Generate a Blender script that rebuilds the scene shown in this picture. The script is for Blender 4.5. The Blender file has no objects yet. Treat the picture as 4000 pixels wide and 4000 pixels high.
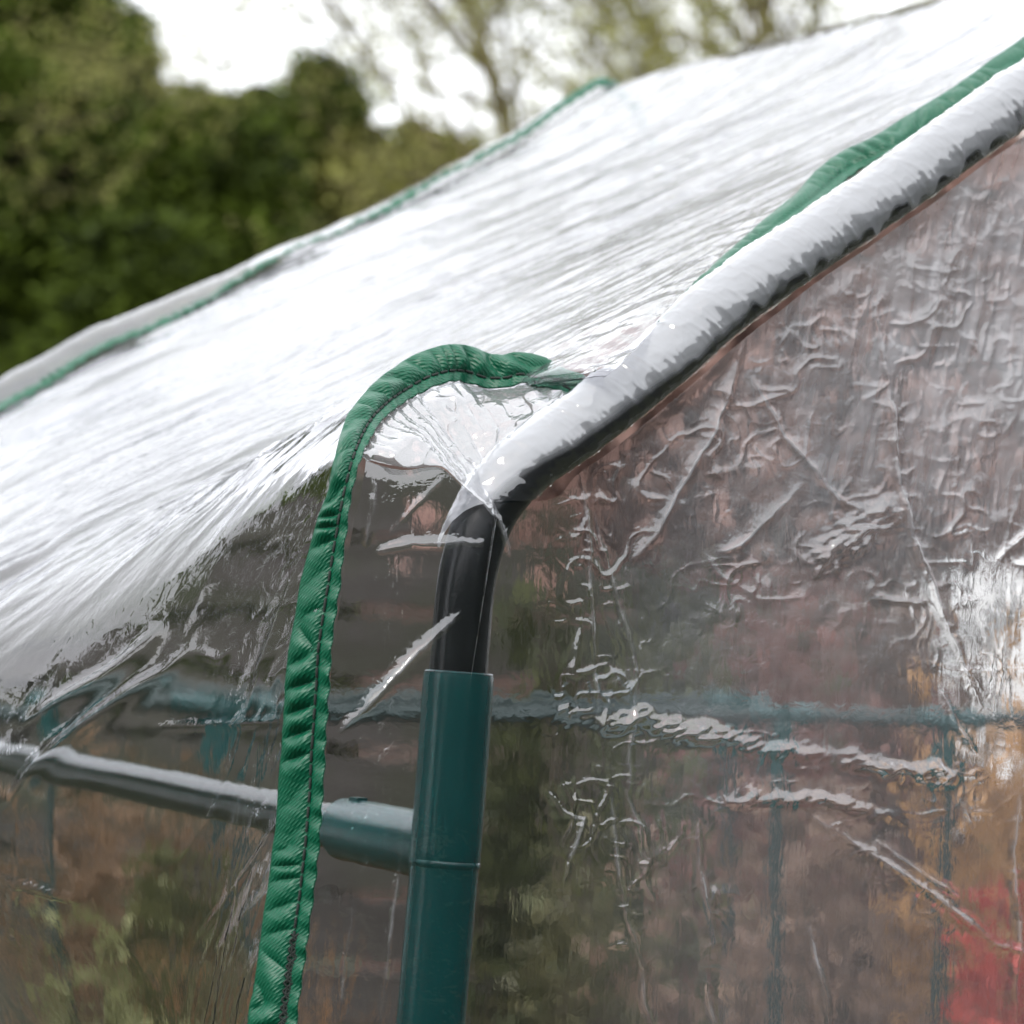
import bpy, math, random
import numpy as np
from mathutils import Matrix, Vector

# ------------------------------------------------------------------ camera, sky, sun, exposure
scene = bpy.context.scene
COL = scene.collection
FPX = 11343.0                       # focal length in pixels of the 4000 px photograph
PITCH, ROLL, H = 0.037064, 0.035619, 1.30
fwd = np.array([0, math.cos(PITCH), math.sin(PITCH)])
up0 = np.array([0, -math.sin(PITCH), math.cos(PITCH)])
rgt = np.array([math.cos(ROLL), 0, 0]) + math.sin(ROLL) * up0
upv = np.array([-math.sin(ROLL), 0, 0]) + math.cos(ROLL) * up0
EYE = np.array([0, 0, H])
cam = bpy.data.cameras.new('camera')
camo = bpy.data.objects.new('camera', cam)
COL.objects.link(camo)
M = Matrix.Identity(4)
for i in range(3):
    M[i][0], M[i][1], M[i][2], M[i][3] = rgt[i], upv[i], -fwd[i], EYE[i]
camo.matrix_world = M
cam.sensor_width = 36
cam.lens = FPX / 4000 * 36
cam.clip_start, cam.clip_end = 0.02, 500
cam.dof.use_dof = True
cam.dof.focus_distance = 0.885
cam.dof.aperture_fstop = 17.0
scene.camera = camo

SUN_EL, SUN_AZ = math.radians(48), math.radians(215)
world = bpy.data.worlds.new('World')
scene.world = world
world.use_nodes = True
wt = world.node_tree
wt.nodes.clear()
sky = wt.nodes.new('ShaderNodeTexSky')
sky.sky_type = 'NISHITA'
sky.sun_disc = False
sky.sun_elevation, sky.sun_rotation = SUN_EL, SUN_AZ
sky.air_density, sky.dust_density, sky.ozone_density = 1.0, 4.0, 1.0
wmix = wt.nodes.new('ShaderNodeMix')
wmix.data_type = 'RGBA'
wmix.inputs[0].default_value = 0.80            # thin high cloud over the blue
wmix.inputs[7].default_value = (15.0, 15.2, 15.6, 1)
wt.links.new(sky.outputs[0], wmix.inputs[6])
wbg = wt.nodes.new('ShaderNodeBackground')
wbg.inputs[1].default_value = 0.10
wt.links.new(wmix.outputs[2], wbg.inputs[0])
wo = wt.nodes.new('ShaderNodeOutputWorld')
wt.links.new(wbg.outputs[0], wo.inputs[0])
sun = bpy.data.lights.new('sun', 'SUN')
sun.energy, sun.angle, sun.color = 1.2, math.radians(14), (1, 0.96, 0.9)
suno = bpy.data.objects.new('sun', sun)
COL.objects.link(suno)
sd = Vector((math.cos(SUN_EL) * math.sin(SUN_AZ), math.cos(SUN_EL) * math.cos(SUN_AZ), math.sin(SUN_EL)))
suno.rotation_euler = sd.to_track_quat('Z', 'Y').to_euler()
suno.location = sd * 30
scene.view_settings.view_transform = 'Standard'
scene.view_settings.look = 'None'
scene.view_settings.exposure = 1.0
cy = scene.cycles
cy.max_bounces, cy.transparent_max_bounces = 14, 24
cy.transmission_bounces, cy.glossy_bounces, cy.diffuse_bounces = 10, 5, 3
cy.caustics_refractive = True
cy.caustics_reflective = False
cy.sample_clamp_indirect = 6.0

# ------------------------------------------------------------------ helpers
def ray(px, py):
    px, py = np.asarray(px, float), np.asarray(py, float)
    return fwd + ((px - 2000) / FPX)[..., None] * rgt + ((2000 - py) / FPX)[..., None] * upv
def P(px, py, dep):
    return EYE + ray(px, py) * np.asarray(dep, float)[..., None]
def onplane(px, py, p0, n):
    r = ray(px, py)
    k = ((p0 - EYE) @ n) / (r @ n)
    return EYE + r * k[..., None]
def topx(q):
    v = np.asarray(q) - EYE
    z = v @ fwd
    return np.stack([2000 + FPX * (v @ rgt) / z, 2000 - FPX * (v @ upv) / z, z], -1)
def sm(a, b, x):
    t = np.clip((x - a) / (b - a), 0, 1)
    return t * t * (3 - 2 * t)
def nrm(v):
    return v / np.maximum(np.linalg.norm(v, axis=-1, keepdims=True), 1e-12)
def spline(pts, n):
    """dense Catmull-Rom through pts, n samples evenly spaced along its length"""
    p = np.asarray(pts, float)
    q = np.vstack([2 * p[0] - p[1], p, 2 * p[-1] - p[-2]])
    out = []
    for i in range(len(p) - 1):
        t = np.linspace(0, 1, 40, endpoint=False)[:, None]
        a, b, c, d = q[i:i + 4]
        out.append(0.5 * (2 * b + (c - a) * t + (2 * a - 5 * b + 4 * c - d) * t ** 2 + (3 * b - a - 3 * c + d) * t ** 3))
    out = np.vstack(out + [p[-1:]])
    L = np.r_[0, np.cumsum(np.linalg.norm(np.diff(out, axis=0), axis=1))]
    s = np.linspace(0, L[-1], n)
    return np.stack([np.interp(s, L, out[:, k]) for k in range(out.shape[1])], 1)

def vnoise(x, y, seed=0):
    x, y = np.asarray(x, float) + 512.37, np.asarray(y, float) + 301.91
    rs = np.random.RandomState(seed)
    T = rs.rand(256, 256)
    xi, yi = np.floor(x).astype(int), np.floor(y).astype(int)
    fx, fy = x - xi, y - yi
    fx, fy = fx ** 3 * (fx * (fx * 6 - 15) + 10), fy ** 3 * (fy * (fy * 6 - 15) + 10)
    g = lambda a, b: T[a % 256, b % 256]
    return (g(xi, yi) * (1 - fx) + g(xi + 1, yi) * fx) * (1 - fy) + (g(xi, yi + 1) * (1 - fx) + g(xi + 1, yi + 1) * fx) * fy
def fbm(x, y, seed=0, o=3, gain=0.5):
    r, a, t = 0, 1, 0
    for k in range(o):
        r = r + a * (vnoise(x * 2 ** k, y * 2 ** k, seed + k) - 0.5)
        t += a
        a *= gain
    return r / t * 2
def ridge(x, y, seed=0, o=2):
    r, a = 0, 1
    for k in range(o):
        r = r + a * (1 - np.abs(2 * vnoise(x * 2 ** k, y * 2 ** k, seed + 7 * k) - 1)) ** 3
        a *= 0.5
    return r

def link(name, me, mat, parent=None):
    o = bpy.data.objects.new(name, me)
    COL.objects.link(o)
    if mat is not None:
        me.materials.append(mat)
    if parent is not None:
        o.parent = parent
        o.matrix_parent_inverse = Matrix.Translation(-parent.location)
    return o
def npmesh(name, V, F, mat, parent=None, smooth=True, uv=None, colr=None):
    """V (n,3), F (m,k) index array with one face size; uv / colr per vertex"""
    me = bpy.data.meshes.new(name)
    V, F = np.asarray(V, np.float32), np.asarray(F, np.int32)
    me.vertices.add(len(V))
    me.vertices.foreach_set('co', V.ravel())
    k = F.shape[1]
    me.loops.add(F.size)
    me.loops.foreach_set('vertex_index', F.ravel())
    me.polygons.add(len(F))
    me.polygons.foreach_set('loop_start', np.arange(0, F.size, k, dtype=np.int32))
    if uv is not None:
        l = me.uv_layers.new(name='UVMap')
        l.data.foreach_set('uv', np.asarray(uv, np.float32)[F.ravel()].ravel())
    if colr is not None:
        a = me.color_attributes.new('tint', 'FLOAT_COLOR', 'POINT')
        c = np.ones((len(V), 4), np.float32)
        c[:, :3] = colr if np.ndim(colr) == 2 else np.asarray(colr)[:, None]
        a.data.foreach_set('color', c.ravel())
    me.update(calc_edges=True)
    me.validate()
    if smooth:
        me.polygons.foreach_set('use_smooth', np.ones(len(F), bool))
    return link(name, me, mat, parent)
def gridfaces(n, m, flip=False, closed=False):
    i, j = np.meshgrid(np.arange(n - 1), np.arange(m if closed else m - 1), indexing='ij')
    j2 = (j + 1) % m
    f = np.stack([i * m + j, (i + 1) * m + j, (i + 1) * m + j2, i * m + j2], -1).reshape(-1, 4)
    return f[:, ::-1] if flip else f
def sheet(name, G, mat, parent=None, flip=False, uv=None, colr=None):
    n, m = G.shape[:2]
    return npmesh(name, G.reshape(-1, 3), gridfaces(n, m, flip), mat, parent, True, None if uv is None else uv.reshape(-1, 2), None if colr is None else np.asarray(colr).ravel())
class MB:
    def __init__(s):
        s.v, s.f = [], []
    def add(s, V, F):
        b = len(s.v)
        s.v += [tuple(map(float, p)) for p in V]
        s.f += [tuple(int(i) + b for i in f) for f in F]
    def tube(s, path, rad, n=20, cap=True):
        path = np.asarray(path, float)
        rad = np.broadcast_to(rad, (len(path),))
        t = nrm(np.gradient(path, axis=0))
        a = np.array([0, 0, 1.]) if abs(t[0][2]) < 0.9 else np.array([1., 0, 0])
        u = nrm(np.cross(t[0], a))
        V = []
        for k in range(len(path)):
            u = nrm(u - t[k] * (u @ t[k]))
            w = np.cross(t[k], u)
            th = np.arange(n) / n * 2 * math.pi
            V.append(path[k] + rad[k] * (np.cos(th)[:, None] * u + np.sin(th)[:, None] * w))
        F = gridfaces(len(path), n, True, True).tolist()
        if cap:
            F += [list(range(n)), [(len(path) - 1) * n + i for i in range(n)][::-1]]
        s.add(np.vstack(V), F)
    def box(s, c, sx, sy, sz, yaw=0):
        ca, sa = math.cos(yaw), math.sin(yaw)
        V = []
        for dz in (-1, 1):
            for dx, dy in ((-1, -1), (1, -1), (1, 1), (-1, 1)):
                x, y = dx * sx / 2, dy * sy / 2
                V.append((c[0] + ca * x - sa * y, c[1] + sa * x + ca * y, c[2] + dz * sz / 2))
        s.add(V, [(3, 2, 1, 0), (4, 5, 6, 7), (0, 1, 5, 4), (1, 2, 6, 5), (2, 3, 7, 6), (3, 0, 4, 7)])
    def build(s, name, mat, parent=None, smooth=True, bevel=0, angle=35):
        me = bpy.data.meshes.new(name)
        me.from_pydata(s.v, [], s.f)
        me.update()
        if smooth:
            me.polygons.foreach_set('use_smooth', np.ones(len(me.polygons), bool))
            me.set_sharp_from_angle(angle=math.radians(angle))
        o = link(name, me, mat, parent)
        if bevel:
            b = o.modifiers.new('bevel', 'BEVEL')
            b.width, b.segments, b.limit_method, b.angle_limit = bevel, 2, 'ANGLE', math.radians(50)
        return o
def tag(o, label, cat, group=None, kind=None):
    o['label'], o['category'] = label, cat
    if group: o['group'] = group
    if kind: o['kind'] = kind
    return o
def empty(name, loc, label, cat, group=None):
    o = bpy.data.objects.new(name, None)
    COL.objects.link(o)
    o.location = loc
    o.empty_display_size = 0.05
    return tag(o, label, cat, group)

# ------------------------------------------------------------------ materials
class NT:
    def __init__(s, name):
        s.m = bpy.data.materials.new(name)
        s.m.use_nodes = True
        s.t = s.m.node_tree
        s.t.nodes.clear()
        s.out = s.t.nodes.new('ShaderNodeOutputMaterial')
    def n(s, typ, ins=None, **kw):
        nd = s.t.nodes.new('ShaderNode' + typ)
        for k, v in kw.items():
            setattr(nd, k, v)
        for k, v in (ins or {}).items():
            if hasattr(v, 'is_output') or isinstance(v, bpy.types.NodeSocket):
                s.t.links.new(v, nd.inputs[k])
            else:
                nd.inputs[k].default_value = v
        return nd
    def math(s, op, a, b=0.0, c=0.0):
        return s.n('Math', {0: a, 1: b, 2: c}, operation=op).outputs[0]
    def ramp(s, fac, stops):
        r = s.n('ValToRGB', {0: fac})
        e = r.color_ramp.elements
        while len(e) < len(stops): e.new(0.5)
        for q, (p, c) in zip(e, stops):
            q.position = p
            q.color = tuple(c) + (1,) if len(c) == 3 else c
        return r.outputs[0]
    def noise(s, vec, scale, det=3, rough=0.5, dist=0.0):
        return s.n('TexNoise', {'Vector': vec, 'Scale': scale, 'Detail': det, 'Roughness': rough, 'Distortion': dist}).outputs[0]
    def coord(s, sc=(1, 1, 1), rot=(0, 0, 0), out='Object'):
        tc = s.n('TexCoord')
        return s.n('Mapping', {'Vector': tc.outputs[out], 'Rotation': rot, 'Scale': sc}).outputs[0]
    def fin(s, sh):
        s.t.links.new(sh, s.out.inputs[0])
        return s.m
K = 0.74      # scales plain and leaf colours darker to balance the raised exposure
def plain(name, col, rough=0.6, var=0.25, scale=30, bump=0.0, bscale=200, spec=0.5, sc=(1, 1, 1)):
    t = NT(name)
    col = [x * (K if max(col) < 0.7 else 1) for x in col]
    v = t.coord(sc)
    f = t.noise(v, scale, 4, 0.6)
    c = t.ramp(f, [(0.3, [x * (1 - var) for x in col]), (0.7, [min(1, x * (1 + var)) for x in col])])
    ins = {'Base Color': c, 'Roughness': rough, 'Specular IOR Level': spec}
    if bump:
        ins['Normal'] = t.n('Bump', {'Height': t.noise(v, bscale, 3), 'Distance': bump, 'Strength': 1.0}).outputs[0]
    return t.fin(t.n('BsdfPrincipled', ins).outputs[0])
def leafmat(name, a, b, rough=0.55, trans=0.25, spec=0.35):
    """leaf colour runs from a to b with the per-leaf tint"""
    t = NT(name)
    a, b = [x * K for x in a], [x * K for x in b]
    at = t.n('Attribute', attribute_name='tint')
    c = t.ramp(at.outputs['Fac'], [(0.0, a), (1.0, b)])
    p = t.n('BsdfPrincipled', {'Base Color': c, 'Roughness': rough, 'Specular IOR Level': spec}).outputs[0]
    tr = t.n('BsdfTranslucent', {'Color': c}).outputs[0]
    return t.fin(t.n('MixShader', {0: trans, 1: p, 2: tr}).outputs[0])

YAW = 0.527772
D3 = np.array([-math.sin(YAW), math.cos(YAW), 0])     # along the ridge, away
G3 = np.array([math.cos(YAW), math.sin(YAW), 0])      # along the gable, to the right
N3 = np.array([math.sin(YAW), -math.cos(YAW), 0])     # gable normal, outwards
Z3 = np.array([0, 0, 1.])

def film(name, ior_d=1.035, haze=0.04, streak=1.0, fine=1.0, r0=0.085, rough=0.015, sky_veil=None, haze_attr=False, soft=0.0, gcol=1.0, tint=(0.97, 0.97, 0.985), rot=0.0):
    t = NT(name)
    tc = t.n('TexCoord')
    v1 = t.n('Mapping', {'Vector': tc.outputs['Object'], 'Rotation': (0, 0, -YAW), 'Scale': (330, 330, 42)}).outputs[0]
    v2 = t.n('Mapping', {'Vector': tc.outputs['Object'], 'Rotation': (0, 0, -YAW), 'Scale': (1, 1, 1)}).outputs[0]
    s1 = t.noise(v1, 1.0, 2, 0.5, 0.4)                  # drawn streaks in the sheet
    s2 = t.noise(v2, 160, 3, 0.55, 0.3)
    h = t.math('ADD', t.math('MULTIPLY', s1, 0.00022 * streak), t.math('MULTIPLY', s2, 0.00045 * fine))
    bump = t.n('Bump', {'Height': h, 'Distance': 1.0, 'Strength': 1.0}).outputs[0]
    fac = t.n('LayerWeight', {'Blend': 0.5, 'Normal': bump}).outputs['Facing']
    p5 = t.math('POWER', fac, 5.0)
    R = t.math('MINIMUM', t.math('MULTIPLY_ADD', p5, 1.0 - r0, r0), 1.0)
    gl = t.n('BsdfGlossy', {'Color': (gcol, gcol, min(1, gcol * 1.02), 1), 'Roughness': rough, 'Normal': bump}).outputs[0]
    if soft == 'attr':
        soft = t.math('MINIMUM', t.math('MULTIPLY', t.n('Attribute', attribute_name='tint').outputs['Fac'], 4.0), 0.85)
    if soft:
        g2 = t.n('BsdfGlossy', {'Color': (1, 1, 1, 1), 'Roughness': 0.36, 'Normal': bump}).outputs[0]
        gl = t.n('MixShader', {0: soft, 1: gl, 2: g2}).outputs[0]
    rf = t.n('BsdfRefraction', {'Color': tint + (1,), 'Roughness': 0.0, 'IOR': ior_d, 'Normal': bump}).outputs[0]
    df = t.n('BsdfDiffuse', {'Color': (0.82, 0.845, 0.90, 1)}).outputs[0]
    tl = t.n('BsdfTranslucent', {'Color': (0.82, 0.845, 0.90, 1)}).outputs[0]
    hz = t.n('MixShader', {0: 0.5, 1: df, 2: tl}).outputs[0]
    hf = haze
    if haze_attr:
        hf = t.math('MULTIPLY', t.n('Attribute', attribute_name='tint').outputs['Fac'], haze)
    if sky_veil is not None:                                # white haze painted over the tube's upper side, standing in for reflected sky
        uvn = t.n('UVMap').outputs[0]
        sep = t.n('SeparateXYZ', {0: uvn})
        ns = t.noise(t.n('Mapping', {'Vector': uvn, 'Scale': (110, 3.0, 1)}).outputs[0], 1.0, 3, 0.6)
        e = t.math('ADD', sep.outputs[1], t.math('MULTIPLY', t.math('SUBTRACT', ns, 0.5), 0.05))
        hf = t.ramp(e, [(sky_veil[0], (haze,) * 3), (sky_veil[1], (sky_veil[2],) * 3)])
    base = t.n('MixShader', {0: hf, 1: rf, 2: hz}).outputs[0]
    return t.fin(t.n('MixShader', {0: R, 1: base, 2: gl}).outputs[0])

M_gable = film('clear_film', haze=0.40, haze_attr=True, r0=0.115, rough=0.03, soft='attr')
M_roof = film('roof_film', haze=0.075, haze_attr=True, streak=0.8, fine=0.75, r0=0.105, gcol=0.84, rough=0.03, ior_d=1.016)
M_bag = film('crinkled_film', haze=0.28, streak=0.3, fine=1.6, r0=0.2)
M_wrap = film('stretched_film', haze=0.03, fine=0.5, streak=0.2, r0=0.09, sky_veil=(0.15, 0.24, 0.48))
M_far = film('far_film', haze=0.01, fine=0.6, r0=0.06)

def plastic(name, col, rough, bump=0.00002, spec=0.4):
    t = NT(name)
    v = t.coord()
    f = t.noise(v, 60, 4, 0.6)
    c = t.ramp(f, [(0.3, [x * 0.95 for x in col]), (0.7, [x * 1.05 for x in col])])
    r = t.math('MULTIPLY_ADD', t.noise(v, 90, 3), 0.10, rough - 0.04)
    b = t.n('Bump', {'Height': t.noise(v, 700, 2), 'Distance': bump * 4, 'Strength': 1.0}).outputs[0]
    return t.fin(t.n('BsdfPrincipled', {'Base Color': c, 'Roughness': r, 'Normal': b, 'Specular IOR Level': spec}).outputs[0])
M_tube = plastic('dark_tube_coating', (0.0025, 0.0045, 0.0055), 0.24, spec=0.35)
M_rail = plastic('green_tube_coating', (0.002, 0.009, 0.009), 0.15, spec=0.75)
M_conn = plastic('teal_plastic', (0.0005, 0.040, 0.040), 0.22, spec=0.5)

def tapemat(name, col):
    t = NT(name)
    col = tuple(x * 0.8 for x in col)
    uv = t.n('UVMap').outputs[0]
    # twill: fine diagonal ribs (uv in millimetres)
    w1 = t.n('TexWave', {'Vector': t.n('Mapping', {'Vector': uv, 'Rotation': (0, 0, math.radians(32)), 'Scale': (1, 1, 1)}).outputs[0],
                         'Scale': 0.30, 'Distortion': 0.3, 'Detail': 1.0}, wave_type='BANDS', bands_direction='Y').outputs['Fac']
    w2 = t.n('TexWave', {'Vector': t.n('Mapping', {'Vector': uv, 'Rotation': (0, 0, math.radians(-40)), 'Scale': (1, 1, 1)}).outputs[0],
                         'Scale': 0.36, 'Distortion': 0.2}, wave_type='BANDS', bands_direction='X').outputs['Fac']
    wv = t.math('MULTIPLY', w1, t.math('MULTIPLY_ADD', w2, 0.8, 0.2))
    c = t.ramp(wv, [(0.1, [x * 0.55 for x in col]), (0.75, col)])
    nz = t.noise(uv, 0.25, 3)
    c2 = t.n('Mix', {0: nz, 6: c, 7: tuple(x * 0.8 for x in col) + (1,)}, data_type='RGBA').outputs[2]
    b = t.n('Bump', {'Height': wv, 'Distance': 0.00016, 'Strength': 1.0}).outputs[0]
    return t.fin(t.n('BsdfPrincipled', {'Base Color': c2, 'Roughness': 0.40, 'Normal': b, 'Specular IOR Level': 0.36}).outputs[0])
M_tape = tapemat('green_woven_tape', (0.0005, 0.118, 0.058))
M_thread = plain('dark_thread', (0.012, 0.02, 0.016), 0.8)

# ------------------------------------------------------------------ ground
gm = NT('lawn_ground')
gv = gm.coord()
gc = gm.ramp(gm.noise(gv, 1.4, 6, 0.7), [(0.3, (0.033, 0.03, 0.016)), (0.5, (0.036, 0.043, 0.014)), (0.7, (0.05, 0.06, 0.019))])
gb = gm.n('Bump', {'Height': gm.noise(gv, 40, 5, 0.7), 'Distance': 0.04, 'Strength': 1.0}).outputs[0]
M_ground = gm.fin(gm.n('BsdfPrincipled', {'Base Color': gc, 'Roughness': 0.9, 'Normal': gb}).outputs[0])
n = 60
xs = np.sign(np.linspace(-1, 1, n)) * np.abs(np.linspace(-1, 1, n)) ** 3 * 250
X, Y = np.meshgrid(xs, xs, indexing='ij')
Zg = 0.02 * fbm(X * 0.7, Y * 0.7, 3) * (np.hypot(X, Y) > 2.5)
g = sheet('ground', np.stack([X, Y, Zg], -1), M_ground, None)
g['kind'] = 'structure'

# ------------------------------------------------------------------ the greenhouse
C = P(np.array(1831.6), np.array(1891.7), np.array(0.89 * 1.0))
C = np.array([-0.013522, 0.89, H + 0.041035])
PHI, W, DEP, RZ = 0.5577965, 0.40305, 0.566832, 0.112275
base_c = C + W * G3 + DEP / 2 * D3
gh = empty('greenhouse', (base_c[0], base_c[1], 0.0), 'small greenhouse of clear crinkled film with green seam tape over a tube frame', 'greenhouse')

def gp(px, py, off=0.0):            # a point of the gable plane, off metres in front of the tube axis
    return onplane(px, py, C + N3 * off, N3)

# --- bent corner tube: post top, bend and rafter
tp = np.array([(1772, 2830), (1785, 2660), (1797, 2504), (1812, 2330), (1836, 2190), (1876, 2060), (1945, 1938), (2060, 1815),
               (2277, 1660), (2580, 1418), (2898, 1145), (3520, 718), (3933, 420), (4700, -100), (5532, -640)], float)
tube_path = spline(gp(tp[:, 0], tp[:, 1]), 220)
TR = 0.0091
mb = MB(); mb.tube(tube_path, TR, 28)
mb.build('rafter', M_tube, gh)
# other rafter slope, far gable, ridge and the far posts
apex = tube_path[-1]
def mirror(p): # across the ridge plane
    k = (p - apex) @ G3
    return p - 2 * k[..., None] * G3
mb = MB(); mb.tube(mirror(tube_path)[::-1], TR, 20); mb.build('rafter', M_tube, gh)
for q in (tube_path,):
    mb = MB(); mb.tube(q + D3 * (DEP + 0.01) - Z3 * (.024 + .03 * np.linspace(0, 1, len(q)))[:, None], TR, 20); mb.build('rafter', M_tube, gh)
mb = MB(); _r = C + W * (G3 + math.tan(PHI) * Z3) - Z3 * .034
mb.tube([_r + D3 * .03, _r + D3 * (DEP + 0.01)], TR, 16); mb.build('ridge_tube', M_tube, gh)

# --- T connector on the near post
def cone(mb, path, rads, n=40):
    mb.tube(path, rads, n)
sl = spline(gp(np.array([1790, 1744, 1680, 1640.]), np.array([2632, 3250, 4000, 4500.])), 60)
SR = 0.01095
mb = MB()
r = np.full(60, SR)
r[0] = SR * 0.985
r[24:] = SR * 0.972
mb.tube(sl, r, 44)
ringp = np.linspace(sl[23], sl[24], 4)
mb.tube(ringp, SR * np.array([0.99, 1.016, 1.016, 0.97]), 44, False)                           # moulding line round the middle
lipt = nrm(sl[0] - sl[1])
# hollow lip at the top
th = np.arange(44) / 44 * 2 * math.pi
u = nrm(np.cross(lipt, N3)); w = np.cross(lipt, u)
def ring(c, rr): return c + rr * (np.cos(th)[:, None] * u + np.sin(th)[:, None] * w)
V = np.vstack([ring(sl[0] + lipt * 0.0002, SR * 0.985), ring(sl[0] + lipt * 0.0007, SR * 0.95), ring(sl[0] + lipt * 0.0006, SR * 0.87), ring(sl[0] - lipt * 0.004, SR * 0.86)])
mb.add(V, gridfaces(4, 44, False, True))
st0 = gp(np.array(1745.), np.array(3318.))
rail_dir = nrm(D3 + 0.012 * Z3)
stub_end = 0.073
mb.tube([st0, st0 + rail_dir * (stub_end - 0.003), st0 + rail_dir * (stub_end - 0.001), st0 + rail_dir * stub_end], [0.0104, 0.0102, 0.0098, 0.009], 40)
mb.tube([st0 + rail_dir * 0.001, st0 + rail_dir * 0.009, st0 + rail_dir * 0.012, st0 + rail_dir * 0.015], [0.0109, 0.0109, 0.0106, 0.01042], 40, False)   # fillet
# gate nubs left by the mould
mb.box(st0 + rail_dir * 0.062 + Z3 * 0.0102, 0.006, 0.004, 0.0014, YAW + math.pi / 2)
mb.box(st0 + rail_dir * 0.012 + Z3 * 0.0115, 0.003, 0.003, 0.004, YAW)
conn = mb.build('tee_connector', M_conn, gh, angle=40)
# moulding seam along the stub
sm_ = MB()
side = nrm(N3 * 0.35 - G3 * 0.9)
sm_.tube([st0 + side * 0.0103 + rail_dir * 0.014 - Z3 * 0.001, st0 + side * 0.0101 + rail_dir * 0.072 - Z3 * 0.001], 0.00022, 6)
sm_.build('moulding_seam', M_conn, conn)
mb = MB(); mb.tube([sl[-1], sl[-1] * [1, 1, 0] + np.array([-0.02, 0, 0])], TR, 24); mb.build('post', M_tube, gh)
# side rail
mb = MB(); mb.tube([st0 + rail_dir * 0.06, st0 + rail_dir * (DEP - 0.05)], 0.0074, 28); mb.build('side_rail', M_rail, gh)
# simple versions for the other corners
for off, flip in ((D3 * (DEP + 0.02), False), (np.zeros(3), True), (D3 * (DEP + 0.02), True)):
    q = sl + off
    if flip: q = mirror(sl) + off
    mb = MB(); mb.tube(q, SR, 24)
    s = 1 if off is not None and np.linalg.norm(off) == 0 else -1
    c0 = (mirror(st0) if flip else st0) + off
    mb.tube([c0, c0 + D3 * 0.07 * s], 0.0102, 20)
    mb.build('tee_connector', M_conn, gh)
    mb = MB(); mb.tube([q[-1], q[-1] * [1, 1, 0]], TR, 16); mb.build('post', M_tube, gh)
c0 = mirror(st0)
mb = MB(); mb.tube([c0 + D3 * 0.06, c0 + D3 * (DEP - 0.05)], 0.0074, 20); mb.build('side_rail', M_rail, gh)

# --- seam tape, one continuous curve: up the corner, round the loose loop, along the rafter
RN = nrm(np.cross(G3 + math.tan(PHI) * Z3, D3)); RN = RN if RN[2] > 0 else -RN       # roof normal
ROOF0 = C + RN * 0.011
def rp(px, py): return onplane(px, py, ROOF0, RN)
tv = np.array([(1010, 4800, .893), (1042, 4350, .893), (1080, 4000, .893), (1130, 3640, .892), (1175, 3276, .892), (1200, 2920, .892), (1222, 2578, .892), (1246, 2400, .893), (1276, 2214, .895),
               (1304, 2060, .898), (1334, 1925, .903), (1368, 1785, .911), (1425, 1650, .920), (1505, 1560, .930), (1605, 1490, .938), (1690, 1448, .944),
               (1775, 1430, .948), (1850, 1440, .949), (1915, 1463, .948), (1965, 1462, .949), (2020, 1448, .951), (2090, 1452, .952), (2160, 1475, .951), (2225, 1512, .948), (2290, 1520, .944)], float)
t_low = P(tv[:, 0], tv[:, 1], tv[:, 2])
_o = np.interp(np.arange(len(tv)), [0, 9, 10, 11, 12, 13, 14, 17, 21, 24], [.0105, .0105, .0105, .008, -.006, -.020, -.031, -.039, -.031, -.024])
t_low = gp(tv[:, 0], tv[:, 1], 0.0) + 0 * t_low
for _i in range(len(tv)): t_low[_i] = gp(tv[_i, 0], tv[_i, 1], _o[_i])
tr_px = np.array([(2400, 1445), (2480, 1365), (2640, 1195), (2800, 1052), (3000, 890), (3150, 780), (3230, 710), (3330, 632), (3450, 580), (3600, 490), (3780, 385), (4000, 232), (4300, 40), (4900, -340)], float)
t_raf = rp(tr_px[:, 0], tr_px[:, 1])
TAPE = spline(np.vstack([t_low, t_raf]), 2600)
Tpx = topx(TAPE)
arcT = np.r_[0, np.cumsum(np.linalg.norm(np.diff(TAPE, axis=0), axis=1))]
def width_at(px, py):
    k1 = np.interp(py, [1500, 1650, 1800, 1925, 2060, 2214, 2600, 3300, 4000, 4800], [140, 125, 92, 94, 120, 145, 168, 174, 188, 190])
    k2 = np.interp(px, [1400, 1600, 1780, 1910, 2020, 2160, 2290, 2450, 2640, 2900, 3150, 3230, 3330, 3450, 3800, 4900], [120, 140, 146, 130, 124, 116, 90, 16, 32, 50, 78, 104, 98, 104, 118, 140])
    return np.where(px < 1430, k1, k2)
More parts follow.
